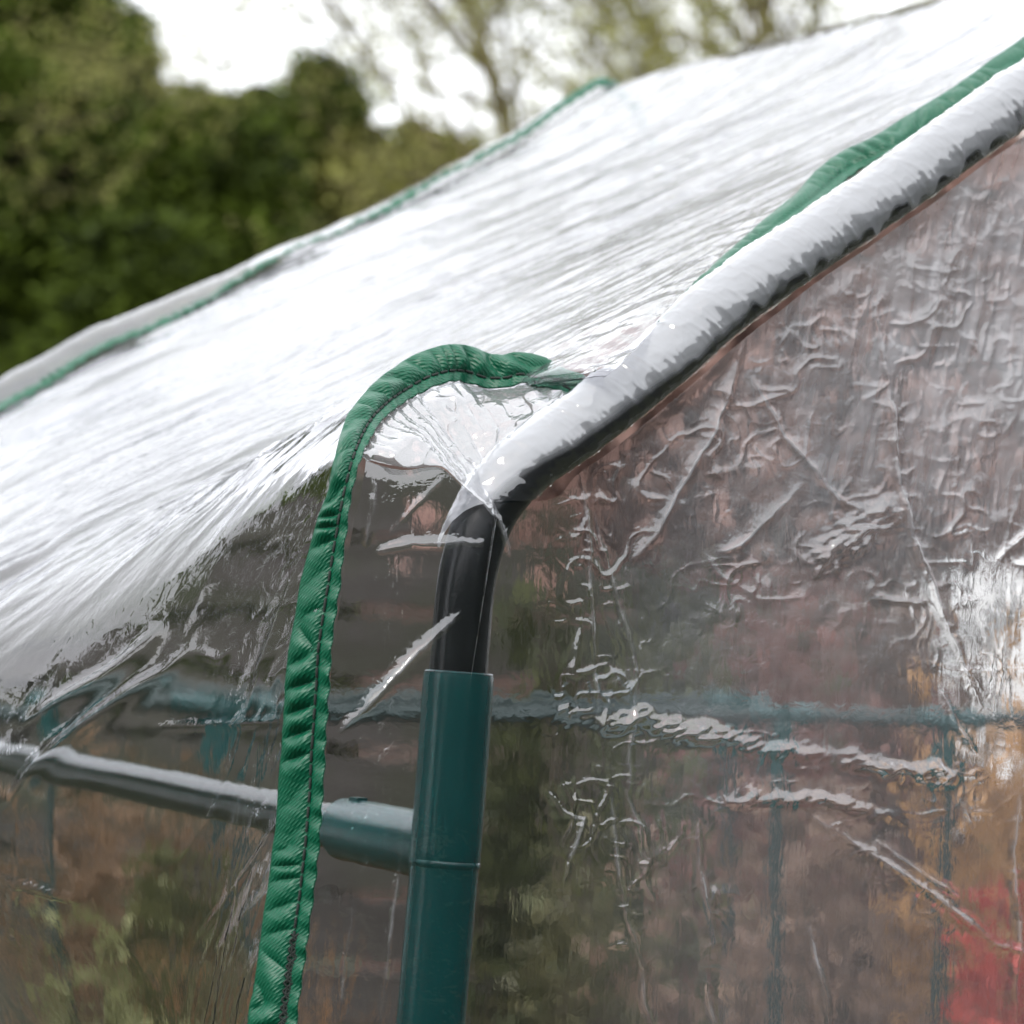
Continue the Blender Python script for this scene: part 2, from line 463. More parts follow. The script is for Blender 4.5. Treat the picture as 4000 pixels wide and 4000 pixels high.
def ribbon(name, curve, wpx, total, parent, mat, split=0.70, seed=0, pucker=1.0, out_sign=1.0, across=25, calm=None):
    q = topx(curve)
    d2 = np.gradient(q[:, :2], axis=0)
    k = 30
    ker = np.ones(k) / k
    d2 = np.stack([np.convolve(np.pad(d2[:, i], k // 2, 'edge'), ker, 'same')[k // 2:k // 2 + len(d2)] for i in (0, 1)], 1)
    d2 = nrm(d2)
    pn = np.stack([d2[:, 1], -d2[:, 0]], 1) * out_sign          # image normal towards the outer edge
    wm = wpx / FPX * q[:, 2]
    dz = np.sqrt(np.maximum(np.asarray(total) ** 2 - wm ** 2, 1e-9))
    small = np.clip(np.asarray(total) / 0.012, 0.05, 1) * np.ones(len(curve))
    if calm is not None:
        dz = np.where(q[:, 0] < 2335, np.minimum(dz, 0.55 * wm), dz)
    wv = (pn[:, :1] * rgt - pn[:, 1:] * upv) * wm[:, None] + fwd * dz[:, None]
    tan = nrm(np.gradient(curve, axis=0))
    nn = nrm(np.cross(tan, wv))
    nn = nn * np.sign((nn @ -fwd))[:, None]
    if calm is not None:
        pucker = pucker * (1 - 0.5 * sm(calm - 100, calm + 100, q[:, 0]))[:, None]
    pucker = pucker * small[:, None]
    arc = np.r_[0, np.cumsum(np.linalg.norm(np.diff(curve, axis=0), axis=1))] * 1000
    a = np.linspace(0, 1, across)                               # 0 inner edge .. 1 outer edge
    A, S = np.meshgrid(a, arc)
    # gathers of the loose outer panel, small ones on the inner hem
    ph = S / 10.5 + 1.3 * fbm(S / 34, 0 * S, seed + 5) * 2 + 0.9 * (A - 0.4)
    gath = np.abs(np.sin(math.pi * ph)) ** 0.8
    amp = (0.45 + 1.2 * vnoise(S / 14, 0 * S, seed + 9)) * pucker
    x = np.clip((A - (1 - split)) / split, 0, 1)
    bulge = np.sin(math.pi * x ** 0.8)
    hem = np.clip((1 - split - A) / (1 - split), 0, 1)
    hgt = bulge * (0.0007 + 0.0023 * amp * (gath - 0.45)) + hem * 0.0006 * np.sin(2 * math.pi * S / 8 + 3 * fbm(S / 20, 0 * S, seed)) * pucker
    hgt += 0.0003 * amp * fbm(S / 5, A * 3, seed + 2)
    hgt -= 0.0005 * np.exp(-((A - (1 - split)) / 0.05) ** 2)
    edge = 0.05 * fbm(S / 9, 0 * S, seed + 3)
    jag = (A - 0.4) * 1.03 + edge * (A - 0.4) * pucker
    G = curve[:, None, :] + wv[:, None, :] * jag[..., None] + nn[:, None, :] * hgt[..., None]
    uv = np.stack([S, A * 15], -1)
    o = sheet(name, G, mat, parent, False, uv)
    sol = o.modifiers.new('solid', 'SOLIDIFY'); sol.thickness = 0.0006; sol.offset = -1
    # stitching: short dark dashes along the hem line
    ia = int(round((1 - split) * (across - 1)))
    line = G[:, ia] + nn * 0.00045
    ribbon.inner = G[:, 2] - nn * 0.0018
    return o, line, arc
SMUL = width_at(Tpx[:, 0], Tpx[:, 1])
# the loop dives behind the rafter; the slope part comes out again further up
_i = int(np.argmin(np.abs(Tpx[:, 0] - 2120) + 1e4 * (Tpx[:, 1] > 1600)))
_e = np.array([(2190, 1488, -.0275), (2255, 1530, -.023), (2320, 1590, -.021), (2370, 1650, -.022)])
_e3 = np.array([gp(a_, b_, c_) for a_, b_, c_ in _e])
LOOP = spline(np.vstack([TAPE[:_i:20], _e3]), 1500)
_j = int(np.argmin(np.abs(Tpx[:, 0] - 2570)))
_f3 = TAPE[_j::20]
SLOPE = spline(_f3, 1300)
lpx, spx = topx(LOOP), topx(SLOPE)
lw = width_at(lpx[:, 0], lpx[:, 1]); lw = np.where((lpx[:, 0] > 2120) & (lpx[:, 1] < 1800), np.interp(lpx[:, 0], [2120, 2200, 2300], [112, 98, 84]), lw)
_tp = 0.06 + 0.94 * sm(2560, 2860, spx[:, 0])
_, _, _ = ribbon('seam_tape', SLOPE, width_at(spx[:, 0], spx[:, 1]) * (0.3 + 0.7 * _tp), 0.0150 * _tp + 0.0005, gh, M_tape, seed=6, calm=2350)
SL_IN, SL_LINE = ribbon.inner.copy(), _
tape, stitch_line, tarc = ribbon('seam_tape', LOOP, lw, 0.0150, gh, M_tape, seed=4, calm=2900)
INNER = np.vstack([ribbon.inner[:int(1500 * .985)], SL_IN])
Lpx = topx(stitch_line)
ribbon_loop_inner = ribbon.inner.copy()
mb = MB()
rs = np.random.RandomState(3)
s = 2.0
while s < tarc[-1] - 5:
    L = 3.1 + rs.rand() * 0.8
    m = (tarc >= s) & (tarc <= s + L)
    if m.sum() > 3:
        pts = stitch_line[m][::max(1, m.sum() // 5)].copy()
        kk = np.linspace(0, 1, len(pts))
        pts += (-fwd)[None] * (0.00025 * np.sin(math.pi * kk))[:, None]
        mb.tube(pts, 0.00042, 6)
    s += L + 0.45 + rs.rand() * 0.3
# doubled lock stitching near the bottom of the corner
low = (tarc > 30) & (tarc < 95)
for dx in (-0.0005, 0.0006, 0.0012):
    q = stitch_line[low] + rgt * dx - fwd * 0.0003 + rgt * (0.0005 * np.sin(tarc[low] * 2.6 + dx * 9000))[:, None]
    m2 = Lpx[low][:, 1] > 3640
    mb.tube(q[m2][::2], 0.00032, 6)
mb.build('stitching', M_thread, tape)

# --- roof and side sheet
prof = np.array([(-W * 1.0 - 0.05, W * math.tan(PHI) - 0.012), (-W * 1.0 - 0.012, W * math.tan(PHI) + 0.013), (-W + 0.004, W * math.tan(PHI) + 0.0145), (-W * 0.85, W * .85 * math.tan(PHI) + 0.0125), (-0.25, .25 * math.tan(PHI) + 0.012), (-0.12, .12 * math.tan(PHI) + 0.012), (-0.05, .05 * math.tan(PHI) + 0.0125), (-0.02, 0.026), (0.006, 0.008),
                 (0.030, -0.010), (0.049, -0.028), (0.060, -0.052), (0.060, -0.080), (0.052, -0.105), (0.046, -0.14), (0.043, -0.2), (0.043, -0.27), (0.043, -0.36)])
NS, NTT = 760, 420
pf = spline(prof, NS)
pL = np.r_[0, np.cumsum(np.linalg.norm(np.diff(pf, axis=0), axis=1))]
prof2 = prof.copy()
prof2[8:] = [(0.022, 0.000), (0.060, -0.025), (0.098, -0.054), (0.122, -0.085), (0.124, -0.112), (0.105, -0.138), (0.078, -0.168), (0.055, -0.21), (0.043, -0.27), (0.043, -0.36)]
pf2 = spline(prof2, NS)
_k = np.interp(np.linspace(0, 1, NS), np.linspace(0, 1, NS), np.arange(NS))
pb = C[None] - pf[:, :1] * G3 + pf[:, 1:] * Z3               # profile at t=0
# match rows to points of the tape: slope rows by place along the rafter, side rows by height, loop rows in between
iloop0 = int(np.argmin(np.abs(Tpx[:, 1] - 1925) + 1e4 * (Tpx[:, 0] > 1700)))
iloop1 = int(np.argmin(np.abs(Tpx[:, 0] - 2400)))
qT = -((TAPE - C) @ G3)
zT = (TAPE - C) @ Z3
r_of = np.zeros(NS)
e0 = int(np.argmin(np.abs(pf[:, 0] - qT[iloop1])))               # row where the rafter part of the tape ends
e1 = int(np.argmin(np.abs(pf[:, 1] - (-0.055)) + (pf[:, 0] < 0.02)))
idx = np.zeros(NS)
ordr = np.argsort(qT[iloop1:])
idx[:e0 + 1] = np.interp(pf[:e0 + 1, 0], qT[iloop1:][ordr], np.arange(iloop1, len(TAPE))[ordr])
zz = np.interp(pf[e1:, 1], np.linspace(pf[-1, 1], pf[e1, 1], 50), np.interp(np.linspace(0, 1, 50), [0, 1], [0, iloop0]))
idx[e1:] = zz
idx[e0:e1 + 1] = np.interp(pL[e0:e1 + 1], [pL[e0], pL[e1]], [idx[e0], idx[e1]])
ii = idx.astype(int); fr = (idx - ii)[:, None]
ii2 = np.minimum(ii + 1, len(TAPE) - 1)
Trow = TAPE[ii] * (1 - fr) + TAPE[ii2] * fr
t0 = (Trow - pb) @ D3
off = Trow - (pb + t0[:, None] * D3)
TEND = DEP + 0.012
tt = np.linspace(0, 1, NTT) ** 1.25
Tm = t0[:, None] + (TEND - t0[:, None]) * tt[None]
dist = Tm - t0[:, None]
S2 = np.broadcast_to(pL[:, None], Tm.shape)
sagk = sm(0.015, 0.22, dist)[..., None]
roof = pb[:, None] + Tm[..., None] * D3 + sagk * (-(pf2 - pf)[:, None, :1] * G3 + (pf2 - pf)[:, None, 1:] * Z3) + off[:, None] * np.exp(-(dist / 0.085) ** 2)[..., None]
du = np.gradient(roof, axis=0); dv = np.gradient(roof, axis=1)
RNm = nrm(np.cross(du, dv)); RNm *= np.sign(np.sum(RNm * (RN - G3)[None, None], -1))[..., None]
slope_m = sm(0.02, -0.03, np.broadcast_to(pf[:, :1], Tm.shape))   # 1 on the slope
roof[..., 2] -= 0.0145 * (1 - sm(0.10, 0.40, S2)) * sm(0.0, 0.14, Tm)
# sag between ridge and eave, long shallow folds along the slope, puckers at the tape, crinkle at the eave
h = -0.006 * np.sin(math.pi * np.clip(S2 / pL[e0], 0, 1)) * np.sin(math.pi * np.clip(Tm / DEP, 0, 1))
Tk = Tm - 0.42 * S2                                       # the creases run aslant, towards the far eave
hs = 0.0019 * fbm(S2 / 0.13, Tk / 0.060, 11, 2) + 0.0006 * fbm(S2 / 0.045, Tk / 0.02, 15, 2) + 0.00012 * ridge(S2 / 0.05, Tk / 0.013, 21)
hs = hs + 0.0004 * fbm(S2 / 0.022, Tk / 0.015, 23, 3) + 0.00035 * ridge(S2 / 0.035, Tk / 0.016, 27, 2)
hs = hs + 0.0013 * ridge(S2 / 0.09, Tk / 0.05, 33, 1) * sm(.35, .7, vnoise(S2 / .07, Tk / .07, 34))
h = h + hs * (0.35 + 0.65 * sm(0, 0.02, dist))
pk = np.exp(-dist / 0.032)
h = h + pk * 0.0012 * fbm(S2 / 0.007, dist / 0.03, 41, 2) * sm(0, 0.002, dist)
eave = np.exp(-((S2 - pL[int((e0 + e1) // 2)] - 0.015) / 0.035) ** 2)
h = h + eave * (0.0026 * ridge(Tm / 0.030 + S2 / 0.05 + 0.9 * fbm(S2 / 0.03, Tm / 0.03, 52, 2), S2 / 0.045, 51, 1) * np.exp(-dist / 0.10) + 0.0013 * fbm(S2 / 0.022, Tm / 0.016, 57, 2)) * sm(0, .006, dist)
below = sm(pL[e1] - 0.03, pL[e1] + 0.02, S2)
h = h + below * (0.0009 * fbm(S2 / 0.06, Tm / 0.08, 61, 2) + 0.0004 * ridge(S2 / 0.035 + Tm / 0.06, Tm / 0.05 - S2 / 0.08, 66, 1)) * sm(0, .01, dist)
roof = roof + RNm * h[..., None]
# the big folds that hang from the eave: creases drawn in sheet coordinates
def seg_dist(x, y, poly):
    best = np.full(x.shape, 1e9); par = np.zeros(x.shape); sgn = np.zeros(x.shape)
    n_ = len(poly) - 1
    for k in range(n_):
        a, b = np.array(poly[k], float), np.array(poly[k + 1], float)
        ab = b - a
        t = np.clip(((x - a[0]) * ab[0] + (y - a[1]) * ab[1]) / (ab @ ab), 0, 1)
        dx, dy = x - a[0] - t * ab[0], y - a[1] - t * ab[1]
        d = np.hypot(dx, dy)
        m = d < best
        best = np.where(m, d, best); par = np.where(m, (k + t) / n_, par)
        sgn = np.where(m, np.sign(ab[0] * dy - ab[1] * dx), sgn)
    return best, par, sgn
RP = topx(roof)
for poly, wd, ht in (([(735, 2540), (660, 2620), (520, 2700), (370, 2810), (230, 2920), (120, 3030), (20, 3160)], 30, 0.0034),
                     ([(640, 2450), (520, 2570), (420, 2650), (250, 2740), (100, 2840)], 34, 0.0034),
                     ([(0, 3430), (120, 3460), (310, 3520)], 14, 0.002),
                     ([(430, 3600), (570, 3800), (660, 3950)], 10, 0.0005),
                     ([(740, 2530), (860, 2580), (920, 2520)], 12, 0.0012),
                     ([(1085, 3200), (1010, 3340), (900, 3500), (760, 3680)], 12, 0.0007),
                     ([(60, 3150), (70, 3400), (20, 3700)], 16, 0.0010),
                     ([(600, 2840), (760, 2835), (930, 2830), (1090, 2815)], 12, 0.0012)):
    d_, par, sg = seg_dist(RP[..., 0], RP[..., 1], poly)
    roof = roof + RNm * (ht * np.exp(-(d_ / wd) ** 2) * np.sin(math.pi * np.clip(par * .96 + .02, 0, 1)) ** 0.6)[..., None]
hzw = 1 - sm(pL[e0] + 0.01, pL[e0] + 0.10, S2)
sheet('roof_film', roof, M_roof, gh, False, None, hzw)
# the strip of roof film past the far tape that rolls over the far rafter
edge = roof[:, -1]
k = np.linspace(0, 1, 14)
strip = edge[:, None] + D3 * (0.055 * k)[None, :, None] + Z3 * ((0.004 + 0.011 * sm(0.15, 0.42, pL))[:, None] * np.sin(k * math.pi * .75)[None] - 0.02 * k[None] ** 4)[..., None]
srn = fbm(np.broadcast_to(pL[:, None], strip.shape[:2]) / 0.03, np.broadcast_to(k[None] * 1.5, strip.shape[:2]), 71, 3)
strip += RN * (0.003 * srn * k)[..., None]
strip = np.concatenate([strip, strip[:, -1:] - Z3 * 0.02 + D3 * 0.003], 1)
sheet('roof_film', strip, M_roof, gh, False, None, np.broadcast_to(hzw[:, -1:], strip.shape[:2]))
# far seam tape
fe = edge[:e1 + 30][::-1]
fe = spline(fe[::12], 900) + RN * 0.0024
_s = np.linspace(0, 1, 900)
fe = fe + Z3 * (0.0028 * fbm(_s * 11, 0 * _s, 77, 2))[:, None]
fq = topx(fe)
fw = np.interp(fq[:, 0], [-400, 0, 200, 900, 1400, 1550, 1700, 2050, 2200, 2400], [30, 34, 36, 16, 12, 34, 14, 30, 34, 44])
far_tape, fl_, fa_ = ribbon('seam_tape', fe, fw, 0.0135, gh, M_tape, seed=12, pucker=1.0, across=9)

# --- gable: film round the rafter
i_b = int(np.argmin(np.abs(topx(tube_path)[:, 0] - 1880)))
rp_path = spline(tube_path[i_b - 4:], 900)
rt = nrm(np.gradient(rp_path, axis=0))
e2 = np.broadcast_to(N3, rp_path.shape)
e1v = nrm(np.cross(rt, e2)); e1v *= np.sign(e1v[:, 2])[:, None]
NA = 70
ang = np.radians(np.linspace(-52, 140, NA))
rarc = np.r_[0, np.cumsum(np.linalg.norm(np.diff(rp_path, axis=0), axis=1))]
AA, SS = np.meshgrid(ang, rarc)
lo_ = np.radians(-52 + 147 * (1 - sm(0.0, 0.030, SS)))
AA = lo_ + (math.radians(140) - lo_) * np.linspace(0, 1, NA)[None]
rad = TR + 0.0011 + 0.0005 * fbm(SS / 0.012 + AA * 0.8, AA * 1.2, 81, 3) + 0.0004 * ridge(SS / 0.0045 + 0.5 * AA, AA * 0.8, 85)
rad += 0.0012 * sm(math.radians(40), math.radians(110), AA) * (0.4 + 0.6 * vnoise(SS / 0.03, AA, 86))
wrap = rp_path[:, None] + rad[..., None] * (np.cos(AA)[..., None] * e2[:, None] + np.sin(AA)[..., None] * e1v[:, None])
vv_ = (np.degrees(AA) + 52) / 192 - 0.20 * (1 - sm(0.0, 0.05, SS)) - 0.07 * (1 - sm(0.04, 0.12, SS)) + sm(0.05, 0.2, SS) * (0.05 + 0.30 * (vnoise(SS / 0.0045, AA * 1.3, 88) - 0.45))
uvw = np.stack([SS, vv_], -1)
sheet('rafter_film', wrap, M_wrap, gh, False, uvw)
# strip between the wrapped rafter and the tape on the slope
wpx = topx(wrap[:, -1])
m = np.where(wpx[:, 0] > 2230)[0]
last = wrap[m, -1]
ga = (last - C) @ G3
gT = (SL_IN - C) @ G3
o_ = np.argsort(gT)
tp_ = np.stack([np.interp(ga, gT[o_], SL_IN[o_][:, k]) for k in range(3)], 1)
kk = np.linspace(0, 1, 24)[None, :, None]
st = last[:, None] * (1 - kk) + tp_[:, None] * kk
st = st + RN * (np.sin(math.pi * kk[..., 0]) * (0.001 + 0.0012 * fbm(rarc[m][:, None] / 0.008, kk[..., 0] * 2, 91, 3)))[..., None]
sheet('rafter_film', st, M_roof, gh, False, None, np.ones(st.shape[:2]))

# --- gable: main sheet
OFF = 0.0126
top_raf = wrap[:, 0]
top_px = topx(top_raf)
L2 = np.array([(1378, 1800), (1440, 1822), (1520, 1838), (1600, 1828), (1660, 1835), (1730, 1905), (1800, 1965), (1858, 2020)], float)
ktop = spline(np.vstack([L2, top_px[top_px[:, 0] > 1872][::25, :2]]), 760)
NU, NV = 760, 700
iT = np.where(Tpx[:, 1] > 1800)[0]; iT = iT[iT < iloop0 + 200]
lefty = np.linspace(0, 1, NV)
lp = TAPE[iT]
larc = np.linspace(0, len(lp) - 1, NV)
left3 = np.stack([np.interp(larc, np.arange(len(lp)), lp[:, k]) for k in range(3)], 1)
left_px = topx(left3)
# inner edge of the tape
left_px[:, 0] += 20
botx = np.linspace(left_px[0, 0], 5400, NU); boty = np.full(NU, left_px[0, 1])
u_ = np.linspace(0, 1, NU)
# place columns evenly in x along the top curve
kx = ktop[:, 0]
tx = np.interp(np.linspace(0, 1, NU) ** 1.15, np.linspace(0, 1, len(kx)), kx); ty = np.interp(np.linspace(0, 1, NU) ** 1.15, np.linspace(0, 1, len(kx)), ktop[:, 1])
botx = np.interp(np.linspace(0, 1, NU) ** 1.15, [0, 1], [left_px[0, 0], 5400])
v_ = np.linspace(0, 1, NV)[:, None]
gx = botx[None] * (1 - v_) + tx[None] * v_
gy = boty[None] * (1 - v_) + ty[None] * v_
lx = left_px[:, 0][:, None] - gx[:, :1]; ly = left_px[:, 1][:, None] - gy[:, :1]
fade = (1 - u_[None]) ** 6
gx = gx + lx * fade; gy = gy + ly * fade
offm = OFF + 0.008 * sm(0.3, 0.75, u_[None]) * (1 - sm(0.35, 1.0, v_)) - 0.0061 * sm(0.45, 1.0, v_) ** 0.7 * sm(0.13, 0.30, u_[None])
base = gp(gx, gy, 0.0)
# pull the left margin to the tape
lt = gp(left_px[:, 0], left_px[:, 1], 0.0)
need = (left3 - lt) @ N3 - 0.0012
slack = need[:, None] * np.exp(-((gx - gx[:, :1]) / 260.0) ** 2) + offm * (1 - np.exp(-((gx - gx[:, :1]) / 260.0) ** 2))
MMP = 0.0785                                        # millimetres per photo pixel at the gable
X_, Y_ = gx * MMP / 1000, gy * MMP / 1000           # metres across the sheet
def gs(cx, cy, sx, sy=None, a=0):
    sy = sy or sx
    ca, sa = math.cos(a), math.sin(a)
    dx, dy = gx - cx, gy - cy
    p, q = dx * ca + dy * sa, -dx * sa + dy * ca
    return np.exp(-(p / sx) ** 2 - (q / sy) ** 2)
hh = 0.0016 * fbm(X_ / 0.045, Y_ / 0.06, 101, 2)                                  # gentle billow
mask = (gs(2240, 2250, 170, 300) + gs(2150, 2720, 160, 130) + gs(2330, 2640, 130, 200) + gs(2900, 2250, 260, 130, -.3) + gs(3330, 2080, 230, 120, -.6) + gs(2550, 1850, 260, 200)
        + gs(3350, 2300, 300, 130) + gs(2700, 2880, 480, 60, .14) + gs(2900, 3110, 420, 55, .05) + gs(3550, 3130, 260, 70) + gs(2200, 3180, 200, 110) + gs(2480, 3300, 90, 120)
        + gs(2370, 3620, 60, 120) + gs(2700, 3500, 70, 90) + gs(2680, 3760, 60, 90) + gs(3300, 3350, 420, 60, .72) + gs(3800, 1600, 420, 700) + gs(3300, 1300, 300, 250)
        + gs(2900, 1600, 300, 250) + gs(3750, 2300, 250, 400))
mask = np.clip(mask, 0, 1.2) * sm(0.18, 0.62, vnoise(gx / 150, gy / 120, 108) * .6 + .4 * vnoise(gx / 60, gy / 60, 109))
mask = np.clip(mask + 0.75 * gs(2260, 2430, 150, 420, 0.12) + 0.5 * gs(2350, 3250, 170, 260), 0, 1.2)
wx_, wy_ = X_ + 0.0030 * fbm(X_ / 0.011, Y_ / 0.011, 161, 2), Y_ + 0.0022 * fbm(X_ / 0.011, Y_ / 0.011, 164, 2)
line = lambda u, v, sd, p: (1 - np.abs(2 * vnoise(u, v, sd) - 1)) ** p
liq = 0.55 * line(wx_ / 0.0085 + 0.35 * wy_ / .0085, wy_ / 0.0105, 111, 7) + 0.35 * line(wx_ / 0.0042 - .3 * wy_ / .005, wy_ / 0.0055, 113, 5) + 0.45 * fbm(X_ / 0.0075, Y_ / 0.010, 115, 2)
hh += mask * 0.00115 * liq + 0.00009 * fbm(X_ / 0.004, Y_ / 0.012, 117, 2)
mk2 = np.clip(gs(3800, 1300, 700, 800) + 0.5 * gs(3700, 2300, 400, 500), 0, 1)
hh += mk2 * 0.00038 * line(wx_ / 0.0050 + wy_ / 0.03, wy_ / 0.011, 171, 4) * sm(.2, .6, vnoise(gx / 130, gy / 130, 172))
hh += mk2 * 0.00034 * ridge(X_ / 0.0032 + Y_ / 0.022, Y_ / 0.017, 121)
whit = np.zeros_like(gx)  # white painted along sharp creases in place of reflected sky lines
def crease(poly, wd, ht, sharp=True, pw=0.6, wob=6):
    global hh, whit
    wx = gx + wob * fbm(gx / 60, gy / 60, 131, 2); wy = gy + wob * fbm(gx / 60, gy / 60, 137, 2)
    d, par, sg = seg_dist(wx, wy, poly)
    if sharp:
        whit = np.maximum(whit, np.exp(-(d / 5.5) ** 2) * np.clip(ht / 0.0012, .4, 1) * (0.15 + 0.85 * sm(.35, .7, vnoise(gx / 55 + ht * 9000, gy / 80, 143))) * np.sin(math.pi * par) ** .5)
    pr = np.exp(-d / wd) if sharp else np.exp(-(d / wd) ** 2)
    brk = 0.5 + 1.0 * vnoise(gx / 90 + len(poly) * 3.1, gy / 90, 139) + (0.2 if sharp else 0.9) * (vnoise(gx / 30 + gy / 50, gy / 22, 141) - 0.5)
    hh = hh + ht * brk * pr * np.sin(math.pi * np.clip(par * .96 + .02, 0, 1)) ** pw
crease([(2215, 1840), (2235, 2000), (2245, 2300), (2262, 2700), (2278, 3000)], 9, 0.0007)
crease([(2270, 2020), (2330, 2250), (2395, 2480), (2420, 2650), (2390, 2900), (2380, 3080)], 11, 0.0008)
crease([(2310, 3060), (2325, 3300), (2360, 3560), (2420, 3760), (2425, 3900), (2460, 3980)], 8, 0.0007)
crease([(2370, 3080), (2420, 3220), (2440, 3450), (2470, 3500)], 8, 0.0006)
crease([(2640, 3170), (2640, 3380), (2680, 3560), (2700, 3680)], 12, 0.0009)
crease([(2660, 3780), (2670, 3900), (2700, 3990)], 9, 0.0007)
crease([(3050, 3600), (3080, 3750), (3130, 3990)], 18, 0.0012)
crease([(3365, 1200), (3400, 1500), (3420, 1900), (3460, 2060), (3540, 2300), (3610, 2500), (3700, 2750)], 17, 0.0021)
crease([(3560, 2700), (3620, 2850), (3680, 2930)], 10, 0.0012)
crease([(3840, 3050), (3815, 3300), (3830, 3650), (3820, 4000)], 22, 0.0016)
crease([(3060, 3180), (3200, 3270), (3430, 3420), (3620, 3560), (3740, 3660), (3840, 3690)], 16, 0.0016)
crease([(3300, 3270), (3480, 3400), (3600, 3480)], 9, 0.001)
crease([(3830, 3680), (3950, 3740), (4080, 3800)], 16, 0.0014)
crease([(2860, 1330), (2820, 1500), (2740, 1700), (2620, 1900), (2520, 2080), (2420, 2190)], 20, 0.0012)
crease([(3060, 1900), (2950, 2020), (2830, 2130), (2760, 2160)], 16, 0.0012)
crease([(2900, 1480), (3000, 1700), (3200, 1950), (3290, 2000)], 14, 0.0011)
crease([(4080, 1950), (3930, 2060), (3780, 2200)], 12, 0.0012)
crease([(2700, 2150), (2760, 2250), (2880, 2320)], 12, 0.0007)
# wide shelf-like folds that catch the sky
crease([(2250, 2815), (2450, 2800), (2620, 2850), (2900, 2925), (3090, 2960)], 30, 0.0021, False, 0.6, 26)
crease([(3140, 2945), (3300, 2985), (3500, 3010), (3690, 3015)], 28, 0.0022, False, 0.6, 26)
crease([(2700, 3110), (2900, 3120), (3060, 3110), (3250, 3150), (3380, 3180)], 24, 0.0013, False, 0.6, 26)
crease([(3120, 2190), (3260, 2080), (3420, 1990)], 60, 0.0030, False, 0.6, 26)
crease([(2060, 3080), (2120, 3160), (2200, 3190), (2150, 3330), (2110, 3480)], 12, 0.001)
# left of the post: tension lines between tape and tube
crease([(1270, 2860), (1400, 2720), (1560, 2540), (1720, 2390)], 13, 0.0017)
crease([(1420, 2150), (1540, 2125), (1660, 2120), (1810, 2118)], 12, 0.0013)
crease([(1455, 2090), (1560, 1970), (1670, 1850)], 8, 0.0005)
crease([(1850, 1985), (1885, 2080), (1915, 2170)], 9, 0.0009)
crease([(1380, 1830), (1410, 1900), (1400, 2000), (1370, 2130)], 9, 0.0005)
crease([(1320, 3520), (1290, 3700), (1270, 3900)], 14, 0.0006)
crease([(1500, 3300), (1460, 3600), (1420, 3990)], 12, 0.0006)
hh *= sm(1.0, 0.975, v_) * 0.8 + 0.2
gab = base + N3 * (slack + hh * sm(0, 60, gx - gx[:, :1]))[..., None]
hzg = 0.008 + 0.15 * sm(2000, 2700, gx) + (0.22 + 0.95 * vnoise(gx / 90 + gy / 300, gy / 260, 144) * vnoise(gx / 25 + gy / 90, gy / 150, 145)) * sm(2350, 3900, gx) * sm(2700, 1300, gy) + 0.6 * whit  # diffuse haze painted stronger at upper right, standing for reflected sky
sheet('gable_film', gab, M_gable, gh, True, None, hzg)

# --- gable: crinkled corner bag between loop, bend and rafter
ia0 = int(np.argmin(np.abs(Tpx[:, 1] - 1800) + 1e4 * (Tpx[:, 0] > 1700))); ia1 = int(np.argmin(np.abs(Tpx[:, 0] - 2290)))
NB, NK = 520, 260
_q = topx(ribbon_loop_inner)
ja0 = int(np.argmin(np.abs(_q[:, 1] - 1800) + 1e4 * (_q[:, 0] > 1700))); ja1 = int(np.argmin(np.abs(_q[:, 0] - 2270) + 1e4 * (_q[:, 1] > 1800)))
Acurve = spline(ribbon_loop_inner[ja0:ja1:8], NB)
Bpx = spline(np.array([(1378, 1800), (1440, 1822), (1520, 1838), (1600, 1828), (1660, 1835), (1730, 1905), (1800, 1965), (1858, 2020),
                       (1915, 1960), (1975, 1860), (2080, 1755), (2190, 1660), (2290, 1560)], float), NB)
boff = np.interp(Bpx[:, 0], [1378, 1500, 1850, 1930, 2290], [0, OFF, OFF, 0.004, 0.003])
Bcurve = gp(Bpx[:, 0], Bpx[:, 1], 0.0) + N3 * boff[:, None]
Bcurve[0] = Acurve[0]
w_ = np.exp(-np.arange(NB) / 20.0)[:, None]
Bcurve = Bcurve * (1 - w_) + Acurve * w_
k = np.linspace(0, 1, NK)[None, :, None]
bag = Bcurve[:, None] * (1 - k) + Acurve[:, None] * k
bpx = topx(bag)
bx, by = bpx[..., 0] * MMP / 1000, bpx[..., 1] * MMP / 1000
bphi = np.arctan2(by - 2080 * MMP / 1000, bx - 1880 * MMP / 1000); brad = np.hypot(by - 2080 * MMP / 1000, bx - 1880 * MMP / 1000)
nb = nrm(np.cross(np.gradient(bag, axis=0), np.gradient(bag, axis=1))); nb *= np.where(nb @ (Z3 - fwd) < 0, -1, 1)[..., None]
kw = np.sin(math.pi * k[..., 0] ** 0.7) ** 0.8
hb = 0.003 * kw + kw * (0.0014 * fbm(bx / 0.012, by / 0.007, 151, 2) + 0.0011 * fbm(bphi * 3.2, brad / 0.03, 155, 2) + 0.0009 * ridge(bphi * 2.6 + 0.8 * fbm(bx / .008, by / .008, 157, 2), brad / 0.022, 156, 1) + 0.00022 * fbm(bx / 0.004, by / 0.003, 158, 2))
bag = bag + nb * hb[..., None]
sheet('corner_film', bag, M_bag, gh, False)

